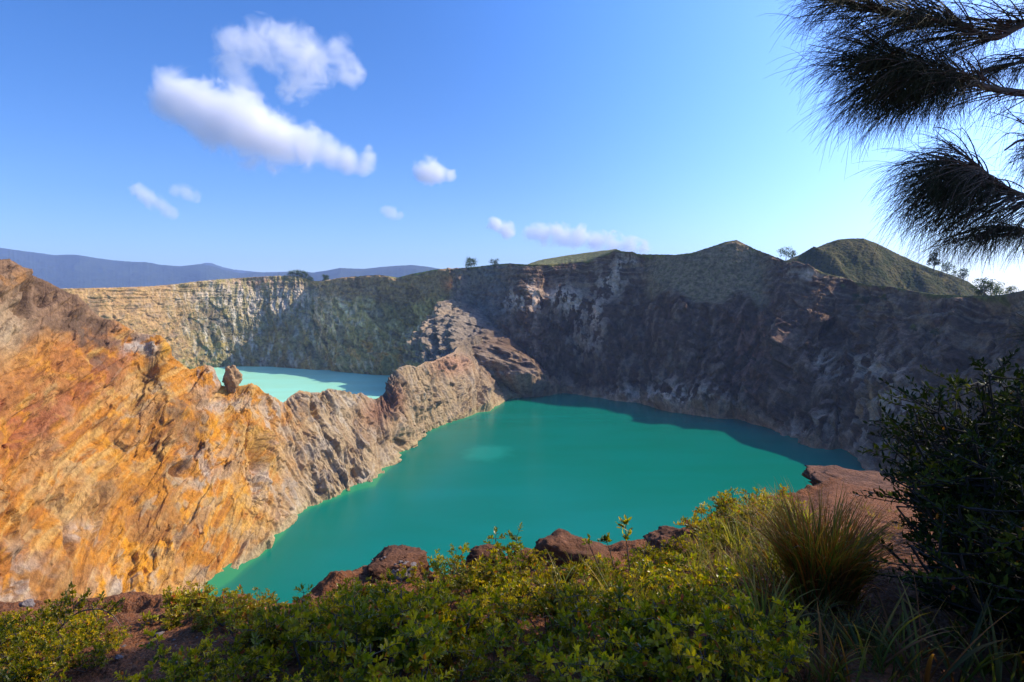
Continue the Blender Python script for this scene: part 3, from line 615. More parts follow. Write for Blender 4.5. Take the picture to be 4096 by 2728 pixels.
def rock(label, fx, fy, seed, dims, rz=0, mat=None, dz=0.0, rough=0.22, flat=None, group=None, base=ICO5, name='boulder', d=None, cat='rock'):
    o = rock_mesh(name, seed, dims, mat or M_BOULDER, base, rough, flat)
    p = hit(fx, fy) if d is None else Vector(at(fx, fy, d).tolist())
    o.location = p+Vector((0, 0, dz)); o.rotation_euler = (0, 0, rz)
    return tag(o, label, cat, group)
rock('brown flat topped boulder standing alone against the teal water, pebbles on its top', 905, 1330, 3, (0.34,0.34,0.25), 0.4, dz=0.07, rough=0.30, flat=0.45)
rock('low grey slab leaning on the foot of the flat topped boulder', 925, 1340, 11, (0.17,0.13,0.11), 0.3, M_GREYROCK, dz=0.06)
rock('wide rounded brown boulder on the brink behind the bare stemmed weeds', 1300, 1300, 6, (0.52,0.42,0.30), 0.1, dz=0.0, rough=0.2)
rock('small pale brown boulder half buried behind the leafy sapling', 1120, 1300, 8, (0.24,0.22,0.16), 0.7, dz=0.03)
rock('low brown boulder half hidden under the yellow green thicket on the brink', 1560, 1262, 9, (0.32,0.36,0.17), 0.2, dz=0.0)
rock('small upright stone on the brink left of the flat topped boulder', 715, 1398, 14, (0.09,0.09,0.10), 0.2, dz=0.0)
rock('broad red brown rock ledge at the end of the dirt path', 1975, 1112, 17, (0.78,1.1,0.27), -0.1, dz=-0.13, rough=0.34, flat=0.6)
rock('small dark lump of lava on the brink at the far left', 62, 1400, 19, (0.055,0.055,0.05), 0.2, M_GREYROCK, dz=0.03)
rng = random.Random(5)
PEB = [rock_mesh('stone', 40+i, (1, 0.8, 0.6), M_BOULDER if i % 2 else M_GREYROCK, ICO3, 0.25).data for i in range(5)]
for o in [o for o in COL.objects if o.name.startswith('stone')]: bpy.data.objects.remove(o)
def stones(region, n, lab, grp, smin, smax):
    k = 0
    while k < n:
        fx = rng.uniform(region[0], region[2]); fy = rng.uniform(region[1], region[3])
        p = hit(fx, fy); o = bpy.data.objects.new('stone', PEB[rng.randrange(5)]); COL.objects.link(o)
        s_ = smin*(smax/smin)**(rng.random()**2); o.scale = (s_, s_, s_); o.location = p+Vector((0, 0, s_*0.2)); o.rotation_euler = (rng.uniform(-0.3, 0.3), rng.uniform(-0.3, 0.3), rng.uniform(0, 6.3))
        tag(o, lab, 'stone', grp); k += 1
stones((230,1440,640,1567), 60, 'small brown or grey stone lying on the bare dirt at the lower left', 'stones on the bare dirt patch at the lower left', 0.008, 0.04)
stones((1930,1130,2060,1330), 40, 'small stone lying on the dirt path to the rock ledge', 'stones on the dirt path to the rock ledge', 0.01, 0.045)
stones((1750,1440,1990,1567), 30, 'small stone or dry crumb on the shaded ground below the path', 'stones on the shaded ground below the path', 0.006, 0.03)
for i in range(9):                             # pebbles lying on the flat boulder
    o = bpy.data.objects.new('stone', PEB[i % 5]); COL.objects.link(o)
    b0 = bpy.data.objects['boulder']; s_ = rng.uniform(0.010, 0.022); o.scale = (s_,)*3
    lx, ly = rng.uniform(-0.2, 0.2), rng.uniform(-0.2, 0.15)
    hitok, loc, _, _ = b0.ray_cast(Vector((lx, ly, 2)), Vector((0, 0, -1))) if False else (False, None, None, None)
    vs = [v.co for v in b0.data.vertices if (v.co.x-lx)**2+(v.co.y-ly)**2 < 0.0012]
    zt = max((v.z for v in vs), default=0.15)
    o.location = b0.location+Vector((lx*math.cos(0.4)-ly*math.sin(0.4), lx*math.sin(0.4)+ly*math.cos(0.4), zt+s_*0.3))
    tag(o, 'dark pebble lying on top of the flat topped boulder', 'stone', 'pebbles on the flat topped boulder')
# the leaning rock tower on the ridge crest between the lakes
o = rock_mesh('rock_pinnacle', 23, (4.2, 3.8, 6.6), rock_mat('pinnacle_rock', scale=2.2, bump=0.7, var=0.35, attr=False, base=(0.34,0.20,0.095), crack=0.05), ICO5, 0.3, cuts=14)
o.location = Vector(at(535, 873, 299).tolist()); tag(o, 'orange brown rock pillar standing on the ridge crest against the pale far lake', 'rock')
# ------------------------------------------------------------------ plants
def leaf_mat(name, gloss=0.35, trans=0.35, tint=(1.0, 1.15, 0.35), var=0.35, spec=0.3):
    m, t, p = mat_new(name)
    p.inputs['Roughness'].default_value = gloss; p.inputs['Specular IOR Level'].default_value = spec
    a = nd(t, 'ShaderNodeVertexColor', layer_name='col'); oi = nd(t, 'ShaderNodeObjectInfo')
    v = ramp(t, oi.outputs['Random'], 0, 1, 1-var, 1+var)
    sc_ = nd(t, 'ShaderNodeVectorMath', operation='SCALE'); t.links.new(a.outputs[0], sc_.inputs[0]); t.links.new(v, sc_.inputs['Scale'])
    t.links.new(sc_.outputs[0], p.inputs['Base Color'])
    tr = nd(t, 'ShaderNodeBsdfTranslucent'); mu = nd(t, 'ShaderNodeVectorMath', operation='MULTIPLY'); t.links.new(sc_.outputs[0], mu.inputs[0]); mu.inputs[1].default_value = tuple(1.7*k for k in tint)
    t.links.new(mu.outputs[0], tr.inputs['Color'])
    mx = nd(t, 'ShaderNodeMixShader'); mx.inputs[0].default_value = trans
    t.links.new(p.outputs[0], mx.inputs[1]); t.links.new(tr.outputs[0], mx.inputs[2]); t.links.new(mx.outputs[0], t.nodes['Material Output'].inputs['Surface'])
    return m
M_LEAF = leaf_mat('shrub_leaf'); M_DARKLEAF = leaf_mat('dark_leaf', 0.45, 0.10, spec=0.05); M_BLADE = leaf_mat('grass_blade', 0.5, 0.4); M_NEEDLE = leaf_mat('needle', 0.6, 0.12)
M_FAR = leaf_mat('far_leaf', 0.7, 0.25)
M_BARK, _t, _p = mat_new('bark'); _p.inputs['Roughness'].default_value = 0.9
_n = nd(_t, 'ShaderNodeTexNoise', Scale=30.0, Detail=5.0); _t.links.new(mixc(_t, ramp(_t, _n.outputs[0], 0.35, 0.65), (0.05,0.035,0.025), (0.15,0.11,0.08)), _p.inputs['Base Color'])
M_DARKBARK, _t, _p = mat_new('dark_bark'); _p.inputs['Roughness'].default_value = 0.95; _p.inputs['Base Color'].default_value = (0.022,0.016,0.012,1)
M_DEADWOOD, _t, _p = mat_new('dead_wood'); _p.inputs['Roughness'].default_value = 0.9; _p.inputs['Base Color'].default_value = (0.17,0.12,0.085,1)

def norm(v): return v/np.maximum(np.linalg.norm(v, axis=-1, keepdims=True), 1e-9)
def tubes(paths, radii, sides=5):
    """paths (N,K,3), radii (N,K) -> verts, quads"""
    N, K, _ = paths.shape
    tg = norm(np.gradient(paths, axis=1)); ref = np.where(np.abs(tg[..., 2:3]) > 0.92, np.array([1., 0, 0]), np.array([0, 0, 1.]))
    a = norm(np.cross(tg, ref)); b = np.cross(tg, a); th = np.arange(sides)*2*np.pi/sides
    V = paths[:, :, None]+radii[:, :, None, None]*(a[:, :, None]*np.cos(th)[:, None]+b[:, :, None]*np.sin(th)[:, None])
    n0 = (np.arange(N)*K*sides)[:, None, None]; k = (np.arange(K-1)*sides)[None, :, None]; s_ = np.arange(sides)[None, None]; s1 = (s_+1) % sides
    F = np.stack([n0+k+s_, n0+k+s1, n0+k+sides+s1, n0+k+sides+s_], -1).reshape(-1, 4)
    return V.reshape(-1, 3), F
def bez(p0, p1, p2, K):
    t = np.linspace(0, 1, K)[None, :, None]
    return p0[:, None]*(1-t)**2+2*p1[:, None]*t*(1-t)+p2[:, None]*t*t
# leaf outlines: (along, across, up) rows
LEAF_V = np.array([(0,0,0),(0.28,0.5,0.05),(0.3,0,-0.03),(0.28,-0.5,0.05),(0.7,0.42,0.02),(0.7,0,-0.05),(0.7,-0.42,0.02),(1,0,-0.10)], float)
LEAF_F = np.array([(0,2,1,0),(0,3,2,0),(1,2,5,4),(2,3,6,5),(4,5,7,4),(5,6,7,5)])
LEAF_TRI = np.array([(0,2,1),(0,3,2),(1,2,5),(1,5,4),(2,3,6),(2,6,5),(4,5,7),(5,6,7)])
def leaves(pos, dirs, ups, L, W, cols):
    d = norm(dirs); s_ = norm(np.cross(d, ups)); u = np.cross(s_, d)
    V = pos[:, None]+d[:, None]*(LEAF_V[None, :, 0:1]*L[:, None, None])+s_[:, None]*(LEAF_V[None, :, 1:2]*W[:, None, None])+u[:, None]*(LEAF_V[None, :, 2:3]*L[:, None, None])
    F = (np.arange(len(pos))*8)[:, None, None]+LEAF_TRI[None]
    C = np.repeat(cols[:, None], 8, 1)
    return V.reshape(-1, 3), F.reshape(-1, 3), C.reshape(-1, 3)
GREENS = np.array([(0.20,0.165,0.005),(0.31,0.225,0.005),(0.10,0.108,0.006),(0.40,0.26,0.006),(0.145,0.14,0.005)])
def twigs_shrub(seed, H, Rr, ntip, nl, L, greens=GREENS, odd=0.05, flat=0.6, asp=0.46, stemr=0.006, upright=0.55, spread=None):
    """a woody shrub: main stems, twigs that leave them, rosettes of leaves at the twig ends -> (stem V,F),(leaf V,F,C)"""
    rg_ = np.random.RandomState(seed)
    nm = max(4, ntip//14); th = rg_.uniform(0, 2*np.pi, nm); rad = Rr*np.sqrt(rg_.uniform(0.05, 1, nm))
    top = np.stack([rad*np.cos(th), rad*np.sin(th), H*(1-flat*(rad/Rr)**2)*rg_.uniform(0.6, 1.0, nm)], -1)
    b0 = np.stack([0.12*Rr*np.cos(th), 0.12*Rr*np.sin(th), -0.03+0*th], -1)
    mid = 0.5*top*np.array([1.25, 1.25, 0.7])+rg_.normal(0, 0.06*Rr, (nm, 3))
    M = bez(b0, mid, top, 9); Vs, Fs = tubes(M, stemr*np.linspace(1, 0.45, 9)[None]*np.ones((nm, 1)), 5)
    mi = rg_.randint(0, nm, ntip); k = rg_.randint(3, 9, ntip); st = M[mi, k]
    off = rg_.normal(0, 1, (ntip, 3)); off[:, 2] = np.abs(off[:, 2])*0.8-0.15; off = norm(off)*(Rr*rg_.uniform(0.15, 0.45, ntip))[:, None]
    tip = st+off*np.array([1, 1, 0.8])
    q = np.hypot(tip[:, 0], tip[:, 1])/Rr; tip[:, 2] = np.clip(tip[:, 2], 0.04, H*1.05)
    tw = bez(st, 0.5*(st+tip)+np.array([0, 0, -0.02*H]), tip, 5); Vt, Ft = tubes(tw, stemr*0.4*np.linspace(1, 0.5, 5)[None]*np.ones((ntip, 1)), 4)
    # leaves in a spiral along the outer 60 percent of each twig
    j = np.arange(nl); f = np.linspace(0.35, 1.0, nl)
    P = st[:, None]*(1-f)[None, :, None]+tip[:, None]*f[None, :, None]
    ax = norm(tip-st); ref = norm(np.cross(ax, np.array([0.3, 0.1, 1.0]))); b2 = np.cross(ax, ref); ang = (j*2.4)[None]+rg_.uniform(0, 6.3, ntip)[:, None]
    side = ref[:, None]*np.cos(ang)[..., None]+b2[:, None]*np.sin(ang)[..., None]
    lift = np.linspace(0.25, 1.1, nl)[None, :, None]
    d = norm(side+ax[:, None]*lift+np.array([0, 0, upright])+rg_.normal(0, 0.22, (ntip, nl, 3)))
    up = norm(ax[:, None]*0.8-side*0.5+np.array([0, 0, 0.6])+rg_.normal(0, 0.2, (ntip, nl, 3)))
    n = ntip*nl; LL = L*rg_.uniform(0.6, 1.15, n)*np.tile(np.linspace(1.1, 0.75, nl), ntip)
    gi = rg_.randint(0, len(greens), ntip); c = greens[gi][:, None]*np.ones((1, nl, 1))*rg_.uniform(0.75, 1.3, (ntip, nl, 1)); c = c.reshape(n, 3)
    o = rg_.uniform(size=n) < odd; c[o] = np.array([(0.42,0.13,0.015),(0.33,0.23,0.02),(0.30,0.07,0.02)])[rg_.randint(0, 3, o.sum())]
    Vl, Fl, Cl = leaves(P.reshape(n, 3), d.reshape(n, 3), up.reshape(n, 3), LL, LL*asp, c)
    return (np.concatenate([Vs, Vt]), np.concatenate([Fs, Ft+len(Vs)])), (Vl, Fl, Cl)
def make_shrub(name, label, cat, seed, H, Rr, ntip, nl, L, group=None, lm=None, **kw):
    (Vs, Fs), (Vl, Fl, Cl) = twigs_shrub(seed, H, Rr, ntip, nl, L, **kw)
    r = empty(name); tag(r, label, cat, group)
    mesh_np('stems', Vs, Fs, M_DARKBARK if lm else M_BARK, r); mesh_np('foliage', Vl, Fl, lm or M_LEAF, r, col=Cl, smooth=False)
    return r
def blades(seed, n, L0, L1, W, spread, lean, cols, curl=0.8, K=7, odd=None):
    rg_ = np.random.RandomState(seed)
    az = rg_.uniform(0, 2*np.pi, n); rad = spread*np.sqrt(rg_.uniform(0, 1, n)); base = np.stack([rad*np.cos(az), rad*np.sin(az), -0.02+0*az], -1)
    a2 = az+rg_.normal(0, 0.7, n); ln = np.abs(rg_.normal(lean, lean*0.5, n)); L = rg_.uniform(L0, L1, n)
    t = np.linspace(0, 1, K)[None]; bend = ln[:, None]+curl*rg_.uniform(0.2, 1.3, n)[:, None]*t**2
    ds = L[:, None]/(K-1); h = np.cumsum(np.sin(bend)*ds, 1)-np.sin(bend[:, :1])*ds; z = np.cumsum(np.cos(bend)*ds, 1)-np.cos(bend[:, :1])*ds
    P = base[:, None]+np.stack([h*np.cos(a2)[:, None], h*np.sin(a2)[:, None], z], -1)
    tg = norm(np.gradient(P, axis=1)); sd_ = np.stack([-np.sin(a2), np.cos(a2), 0*a2], -1)[:, None]+rg_.normal(0, 0.45, (n, 1, 3)); sd_ = norm(sd_-np.sum(sd_*tg, -1, keepdims=True)*tg)
    w = W*rg_.uniform(0.6, 1.2, n)[:, None]*np.clip(1.15-t**2.2*1.13, 0.03, 1)*np.clip(0.45+t*2.2, 0, 1)
    fold = np.cross(sd_, tg)*w[..., None]*0.35
    V = np.stack([P-sd_*w[..., None]*0.5+fold, P, P+sd_*w[..., None]*0.5+fold], 2)
    i = (np.arange(n)*K*3)[:, None, None]; k = (np.arange(K-1)*3)[None, :, None]; c_ = np.arange(2)[None, None]
    F = np.stack([i+k+c_, i+k+c_+1, i+k+c_+4, i+k+c_+3], -1).reshape(-1, 4)
    cols = np.asarray(cols, float); ci = rg_.randint(0, len(cols), n); C0 = cols[ci]*rg_.uniform(0.7, 1.3, (n, 1))
    tip = np.array((0.34,0.15,0.03)); tt = (t**3*rg_.uniform(0, 1, (n, 1)))[..., None]
    C = C0[:, None]*(1-tt)+tip*tt
    C = np.repeat(C[:, :, None], 3, 2)
    return V.reshape(-1, 3), F, C.reshape(-1, 3)
GRASS_Y = [(0.20,0.185,0.02),(0.27,0.21,0.03),(0.14,0.16,0.015),(0.33,0.22,0.05),(0.11,0.13,0.015)]
GRASS_R = [(0.28,0.065,0.012),(0.22,0.08,0.012),(0.11,0.105,0.012),(0.26,0.10,0.02),(0.085,0.088,0.012),(0.14,0.036,0.01),(0.12,0.11,0.012)]
GRASS_G = [(0.10,0.13,0.015),(0.075,0.11,0.015),(0.15,0.15,0.02),(0.24,0.17,0.03)]
def make_tuft(label, seed, n, L0, L1, W, spread, lean, cols, group=None, curl=0.8, name='grass_tuft', cat='grass', K=7):
    V, F, C = blades(seed, n, L0, L1, W, spread, lean, cols, curl, K)
    o = mesh_np(name, V, F, M_BLADE, col=C, smooth=True); return tag(o, label, cat, group)
def put(o, fx, fy, rz=0, sc=1, dz=0):
    p = hit(fx, fy); o.location = p+Vector((0, 0, dz)); o.rotation_euler = (0, 0, rz); o.scale = (sc,)*3; return o
def in_poly(x, y, P):
    c = False; n = len(P)
    for i in range(n):
        (x1, y1), (x2, y2) = P[i], P[i-1]
        if (y1 > y) != (y2 > y) and x < (x2-x1)*(y-y1)/(y2-y1)+x1: c = not c
    return c
# five kinds of low shrub, copied through the thicket
def protos(n, seed, **kw): return [make_shrub('shrub', 'x', 'shrub', seed+i, **kw) for i in range(n)]
low = protos(6, 100, H=0.40, Rr=0.28, ntip=90, nl=10, L=0.041)
yel = protos(3, 130, H=0.40, Rr=0.28, ntip=75, nl=9, L=0.042, greens=np.array([(0.24,0.21,0.010),(0.29,0.22,0.012),(0.19,0.185,0.008),(0.34,0.22,0.015)]), odd=0.10)
used = set()
def shrub_at(kind, fx, fy, sc, label, group):
    pr = kind[rng.randrange(len(kind))]; p = hit(fx, fy)
    rz = rng.uniform(0, 6.28)
    if pr.name not in used: used.add(pr.name); o = pr; o.location = p; o.rotation_euler = (0, 0, rz); o.scale = (sc,)*3
    else: o = dup(pr, p, rz, sc, (rng.uniform(-0.12, 0.12), rng.uniform(-0.12, 0.12)))
    return tag(o, label, 'shrub', group)
def fill(kind, poly, step, sc0, sc1, label, group, jit=0.45):
    """one shrub per cell of ground inside a measured outline"""
    xs = [p[0] for p in poly]; ys = [p[1] for p in poly]; n = 0; taken = []
    for _ in range(4000):
        fx = rng.uniform(min(xs), max(xs)); fy = rng.uniform(min(ys), max(ys))
        if not in_poly(fx, fy, poly): continue
        p = hit(fx, fy)
        if any((p.x-a)**2+(p.y-b)**2 < step**2 for a, b in taken): continue
        taken.append((p.x, p.y)); shrub_at(kind, fx, fy, rng.uniform(sc0, sc1)*min(1.0, max(0.78, (fy-1300)/170.0) if sc1 > 1.3 and kind is low else 1.0), label, group); n += 1
    return n
N = {}
N['a'] = fill(low, [(-120,1450),(120,1440),(250,1455),(300,1480),(200,1560),(60,1640),(-120,1640)], 0.22, 0.42, 0.72, 'small leaved green shrub among those on the brink at the bottom left', 'small shrubs on the brink at the bottom left')
N['b'] = fill(yel, [(370,1420),(480,1405),(640,1428),(640,1480),(560,1500),(420,1470)], 0.20, 0.6, 0.9, 'yellow green shrub on the brink where the orange cliff meets the lake', 'yellow green shrubs on the brink below the orange cliff')
N['c'] = fill(low, [(480,1560),(560,1520),(640,1545),(660,1650),(360,1660)], 0.19, 0.45, 0.72, 'low green shrub beside the bare dirt at the bottom left', 'low shrubs beside the bare dirt at the bottom left')
N['d'] = fill(low, [(660,1470),(760,1420),(870,1395),(1010,1400),(1120,1370),(1280,1355),(1500,1340),(1640,1360),(1740,1440),(1790,1540),(1740,1640),(700,1640),(650,1560)], 0.255, 0.55, 1.35, 'small leaved green shrub in the dense thicket that fills the bottom centre', 'small leaved shrubs of the thicket at the bottom centre')
N['e'] = fill(yel, [(700,1425),(780,1390),(900,1400),(860,1430),(760,1450)], 0.24, 0.4, 0.65, 'yellowish shrub at the foot of the flat topped boulder', 'yellowish shrubs around the flat topped boulder')
N['f'] = fill(yel, [(1020,1350),(1090,1330),(1180,1330),(1230,1350),(1200,1380),(1060,1390)], 0.24, 0.35, 0.62, 'yellow green shrub on the brink just below the leafy sapling', 'yellow green shrubs below the leafy sapling')
N['g'] = fill(yel, [(1580,1228),(1640,1200),(1730,1185),(1800,1185),(1780,1225),(1680,1255)], 0.30, 0.9, 1.35, 'yellow green bush on the brink left of the tall reddish grass', 'yellow green bushes on the brink left of the tall grass')
for fx, fy, sc_ in ((2062,1100,0.42),(2088,1098,0.5),(2112,1102,0.45),(2040,1108,0.3)):
    shrub_at(yel, fx, fy, sc_, 'small yellow green shrub behind the rock ledge at the end of the path', 'small shrubs behind the rock ledge')
for fx, fy, sc_ in ((1235,1318,0.6),(1275,1330,0.62),(1330,1328,0.6),(1375,1322,0.5),(1470,1308,0.62),(1520,1300,0.7),(1570,1292,0.7),(1610,1275,0.75),(1545,1325,0.75),(1500,1335,0.75),(1400,1345,0.7),(820,1380,0.5),(990,1372,0.55)):
    shrub_at(low, fx, fy, sc_, 'low green shrub growing against the boulders on the brink', 'low shrubs against the boulders on the brink')
for k in (low, yel):
    for pr in k:
        if pr.name not in used:
            for ch in list(pr.children): bpy.data.objects.remove(ch)
            bpy.data.objects.remove(pr)
print('SHRUBS', N)
# single plants that stand out
o = make_shrub('sapling', 'airy leafy sapling on the brink, alone against the teal water', 'shrub', 201, 0.46, 0.30, 46, 12, 0.042, greens=np.array([(0.22,0.21,0.010),(0.27,0.22,0.012),(0.17,0.18,0.010)]), odd=0.06, flat=0.35, stemr=0.007)
put(o, 1160, 1312, 0.4, 1.2)
o = make_shrub('shrub', 'bushy yellow green shrub on the brink right of the flat topped boulder', 'shrub', 202, 0.42, 0.25, 60, 11, 0.040, greens=np.array([(0.22,0.20,0.010),(0.27,0.22,0.012)]), odd=0.10, flat=0.4)
put(o, 1035, 1350, 1.0, 0.95)
o = make_shrub('shrub', 'tall dark green shrub in the corner between the dirt and the thicket', 'shrub', 203, 0.5, 0.3, 90, 10, 0.048); put(o, 400, 1590, 0, 0.8)
o = make_shrub('shrub', 'sprawling green shrub at the bottom left corner of the dirt patch', 'shrub', 204, 0.40, 0.28, 90, 10, 0.05); put(o, 60, 1600, 0, 0.75)
o = make_shrub('shrub', 'small reddish yellow shrub clinging to the front of the flat topped boulder', 'shrub', 205, 0.26, 0.13, 34, 9, 0.026, greens=np.array([(0.24,0.19,0.012),(0.28,0.16,0.015)]), odd=0.18); put(o, 945, 1345, 0, 1.0)
# a bare arching branch with leafy tips, far left
def arching(label, base, pts, tips, seed, L, name='branch_shrub'):
    rg_ = np.random.RandomState(seed); p0 = hit(*base); r = empty(name, p0); tag(r, label, 'shrub')
    d0 = p0.y; loc = np.array(p0)
    Q = np.array([at(x, y, d0+dd)-loc for x, y, dd in pts]); Q[0] = (0, 0, -0.03)
    t_ = np.linspace(0, 1, len(Q)); tt = np.linspace(0, 1, 24); path = np.stack([np.interp(tt, t_, Q[:, i]) for i in range(3)], -1)
    for _ in range(2): path[1:-1] = 0.25*path[:-2]+0.5*path[1:-1]+0.25*path[2:]
    V, F = tubes(path[None], np.linspace(0.008, 0.003, 24)[None], 6)
    Vs, Fs = [V], [F]; off = len(V); Vl, Fl, Cl = [], [], []; ol = 0
    for (x, y, dd, n) in tips:
        e = at(x, y, d0+dd)-loc; k = int(np.argmin(np.linalg.norm(path-e, axis=1)-0.004*np.arange(24)*0)); s0 = path[max(0, k-2)]
        tw = bez(s0[None], (0.5*(s0+e)+np.array([0, 0, -0.02]))[None], e[None], 7); V, F = tubes(tw, np.linspace(0.0035, 0.0018, 7)[None], 5); Vs.append(V); Fs.append(F+off); off += len(V)
        m = n; f = rg_.uniform(0.3, 1.0, m); P = tw[0][np.minimum((f*6).astype(int), 6)]+rg_.normal(0, 0.010, (m, 3))
        d = norm(rg_.normal(0, 1, (m, 3))*np.array([1, 1, 0.6])+np.array([0, 0, 0.7])+norm(e-s0)*0.8); LL = L*rg_.uniform(0.6, 1.2, m)
        c = GREENS[rg_.randint(0, 5, m)]*rg_.uniform(0.8, 1.5, (m, 1))
        v, f_, c = leaves(P, d, norm(rg_.normal(0, 0.5, (m, 3))+np.array([0, 0, 1])), LL, LL*0.45, c); Vl.append(v); Fl.append(f_+ol); Cl.append(c); ol += len(v)
    mesh_np('stems', np.concatenate(Vs), np.concatenate(Fs), M_BARK, r)
    mesh_np('foliage', np.concatenate(Vl), np.concatenate(Fl), M_LEAF, r, col=np.concatenate(Cl), smooth=False)
    return r
arching('shrub with a bare arching brown branch and leafy tips at the far left', (110,1475), [(110,1475,0),(140,1440,0),(180,1405,0),(230,1398,0.02),(262,1415,0.03),(278,1440,0.02)],
        [(165,1335,0,70),(150,1355,0.02,60),(190,1372,0,50),(205,1350,0.05,50),(130,1380,-0.05,60),(240,1360,0.05,30),(255,1385,0.05,30),(290,1375,0.03,26),(275,1400,0.0,24),(110,1375,0,60),(90,1395,0,60)], 301, 0.032)
# dark stemmed weeds in front of the wide rounded boulder
arching('dark bare stemmed weed with drooping leaves at its tip, tallest against the water', (1452,1340), [(1452,1340,0),(1448,1310,0),(1442,1265,0),(1438,1215,0),(1440,1200,0)], [(1430,1195,0,16),(1443,1190,0,14),(1424,1205,0,14),(1436,1228,0,16),(1446,1220,0,10)], 302, 0.055, 'weed')
arching('bare stemmed weed with a drooping yellowish leaf cluster, left of the tallest weed', (1420,1340), [(1420,1340,0),(1410,1300,0),(1402,1265,0),(1393,1240,0)], [(1388,1232,0,18),(1398,1230,0,16),(1380,1240,0,12)], 303, 0.05, 'weed')
arching('short bare stemmed weed leaning left, with a small leaf tuft', (1400,1345), [(1400,1345,0),(1380,1310,0),(1362,1270,0),(1352,1245,0)], [(1346,1240,0,10),(1356,1238,0,8)], 304, 0.045, 'weed')
def dead_twig(label, base, pts, name='dead_twig', r0=0.005, side=()):
    p0 = hit(*base); loc = np.array(p0); o_paths = []
    Q = np.array([at(x, y, p0.y+dd)-loc for x, y, dd in pts]); tt = np.linspace(0, 1, 14); t_ = np.linspace(0, 1, len(Q))
    path = np.stack([np.interp(tt, t_, Q[:, i]) for i in range(3)], -1); V, F = tubes(path[None], np.linspace(r0, r0*0.35, 14)[None], 5); Vs, Fs = [V], [F]; n = len(V)
    for a, b in side:
        A = at(*a[:2], p0.y+a[2])-loc; B = at(*b[:2], p0.y+b[2])-loc; tw = bez(A[None], (0.5*(A+B)+np.array([0, 0, 0.01]))[None], B[None], 14)
        V, F = tubes(tw, np.linspace(r0*0.6, r0*0.3, 14)[None], 4); Vs.append(V); Fs.append(F+n); n += len(V)
    o = mesh_np(name, np.concatenate(Vs), np.concatenate(Fs), M_DEADWOOD); o.location = p0; return tag(o, label, 'twig')
dead_twig('leafless branching dead twig right of the tallest weed', (1475,1335), [(1475,1335,0),(1480,1290,0),(1483,1260,0),(1495,1235,0)], side=[((1481,1275,0),(1470,1250,0)),((1483,1262,0),(1506,1225,0.02)),((1480,1285,0),(1502,1262,0))])
dead_twig('pale dead stick leaning to the right over the thicket', (1478,1330), [(1478,1330,0),(1500,1300,0),(1520,1278,0),(1532,1240,0)])
dead_twig('crooked dead stick lying on the dirt at the bottom right of the thicket', (1740,1548), [(1740,1548,0),(1775,1530,0),(1790,1515,0),(1788,1482,0)], r0=0.008)
# grass
for i, (fx, fy, sc_) in enumerate([(1650,1262,1.0),(1700,1268,1.1),(1740,1250,1.2),(1790,1270,1.2),(1760,1300,1.1),(1690,1310,0.9),(1640,1300,0.8),(1820,1240,1.1),(1840,1210,0.9),(1720,1340,0.9),(1790,1340,1.0),(1600,1320,0.7),(1660,1350,0.8),(1750,1222,1.1),(1800,1195,1.0),(1690,1230,1.0),(1610,1285,0.8)]):
    o = make_tuft('yellow green grass tuft between the brink bushes and the tall reddish grass', 400+i, 70, 0.16, 0.46, 0.011, 0.09, 0.35, GRASS_Y, 'yellow green grass tufts left of the tall grass', 1.0)
    put(o, fx, fy, i, sc_)
V_, F_, C_g = blades(450, 1300, 0.40, 1.40, 0.017, 0.26, 0.22, GRASS_R, 1.0, 9)
o = mesh_np('tall_grass', V_, F_, M_BLADE, col=C_g); tag(o, 'big dense clump of tall reddish grass beside the dirt path', 'grass'); put(o, 1890, 1385, 0, 0.66)
for i in range(26):
    fx, fy = rng.uniform(1250, 1830), rng.uniform(1400, 1590)
    o = make_tuft('broad bladed grass tuft growing up through the bottom centre thicket', 500+i, 12, 0.30, 0.62, 0.016, 0.05, 0.30, GRASS_G, 'broad bladed grass tufts in the thicket', 0.9)
    put(o, fx, fy, i*1.3, rng.uniform(0.6, 0.95))
for i in range(12):
    fx, fy = rng.uniform(1200, 1560), rng.uniform(1290, 1400)
    o = make_tuft('thin dry grass tuft on the brink in front of the rounded boulder', 540+i, 16, 0.15, 0.34, 0.006, 0.05, 0.3, GRASS_Y, 'dry grass tufts around the rounded boulder', 0.6); put(o, fx, fy, i)
for i, (fx, fy, sc_) in enumerate([(1800,1330,0.9),(1840,1300,1.0),(1790,1400,0.9),(1850,1420,0.8),(1940,1400,0.7),(1960,1330,0.8),(1970,1260,0.8),(1760,1380,0.8),(1830,1380,0.9)]):
    o = make_tuft('reddish grass tuft crowding round the foot of the tall grass clump', 470+i, 60, 0.2, 0.62, 0.012, 0.12, 0.45, GRASS_R+GRASS_Y[:2], 'reddish grass tufts round the tall grass clump', 1.3); put(o, fx, fy, i*1.7, sc_)
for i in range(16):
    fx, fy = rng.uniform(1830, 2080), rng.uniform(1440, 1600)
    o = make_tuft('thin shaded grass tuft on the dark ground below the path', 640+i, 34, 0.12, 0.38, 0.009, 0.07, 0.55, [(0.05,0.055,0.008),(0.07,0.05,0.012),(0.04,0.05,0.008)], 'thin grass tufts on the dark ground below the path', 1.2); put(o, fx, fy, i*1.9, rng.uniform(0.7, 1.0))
for i, (fx, fy) in enumerate([(2010,1190),(2045,1180),(2030,1240),(1985,1172),(2060,1215),(2010,1300),(1985,1390),(1960,1420),(1930,1440)]):
    o = make_tuft('dry straw coloured grass tuft on the dirt path', 560+i, 26, 0.08, 0.22, 0.006, 0.06, 0.6, [(0.34,0.20,0.06),(0.28,0.13,0.04),(0.22,0.18,0.03)], 'dry grass tufts on the dirt path', 1.2); put(o, fx, fy, i)
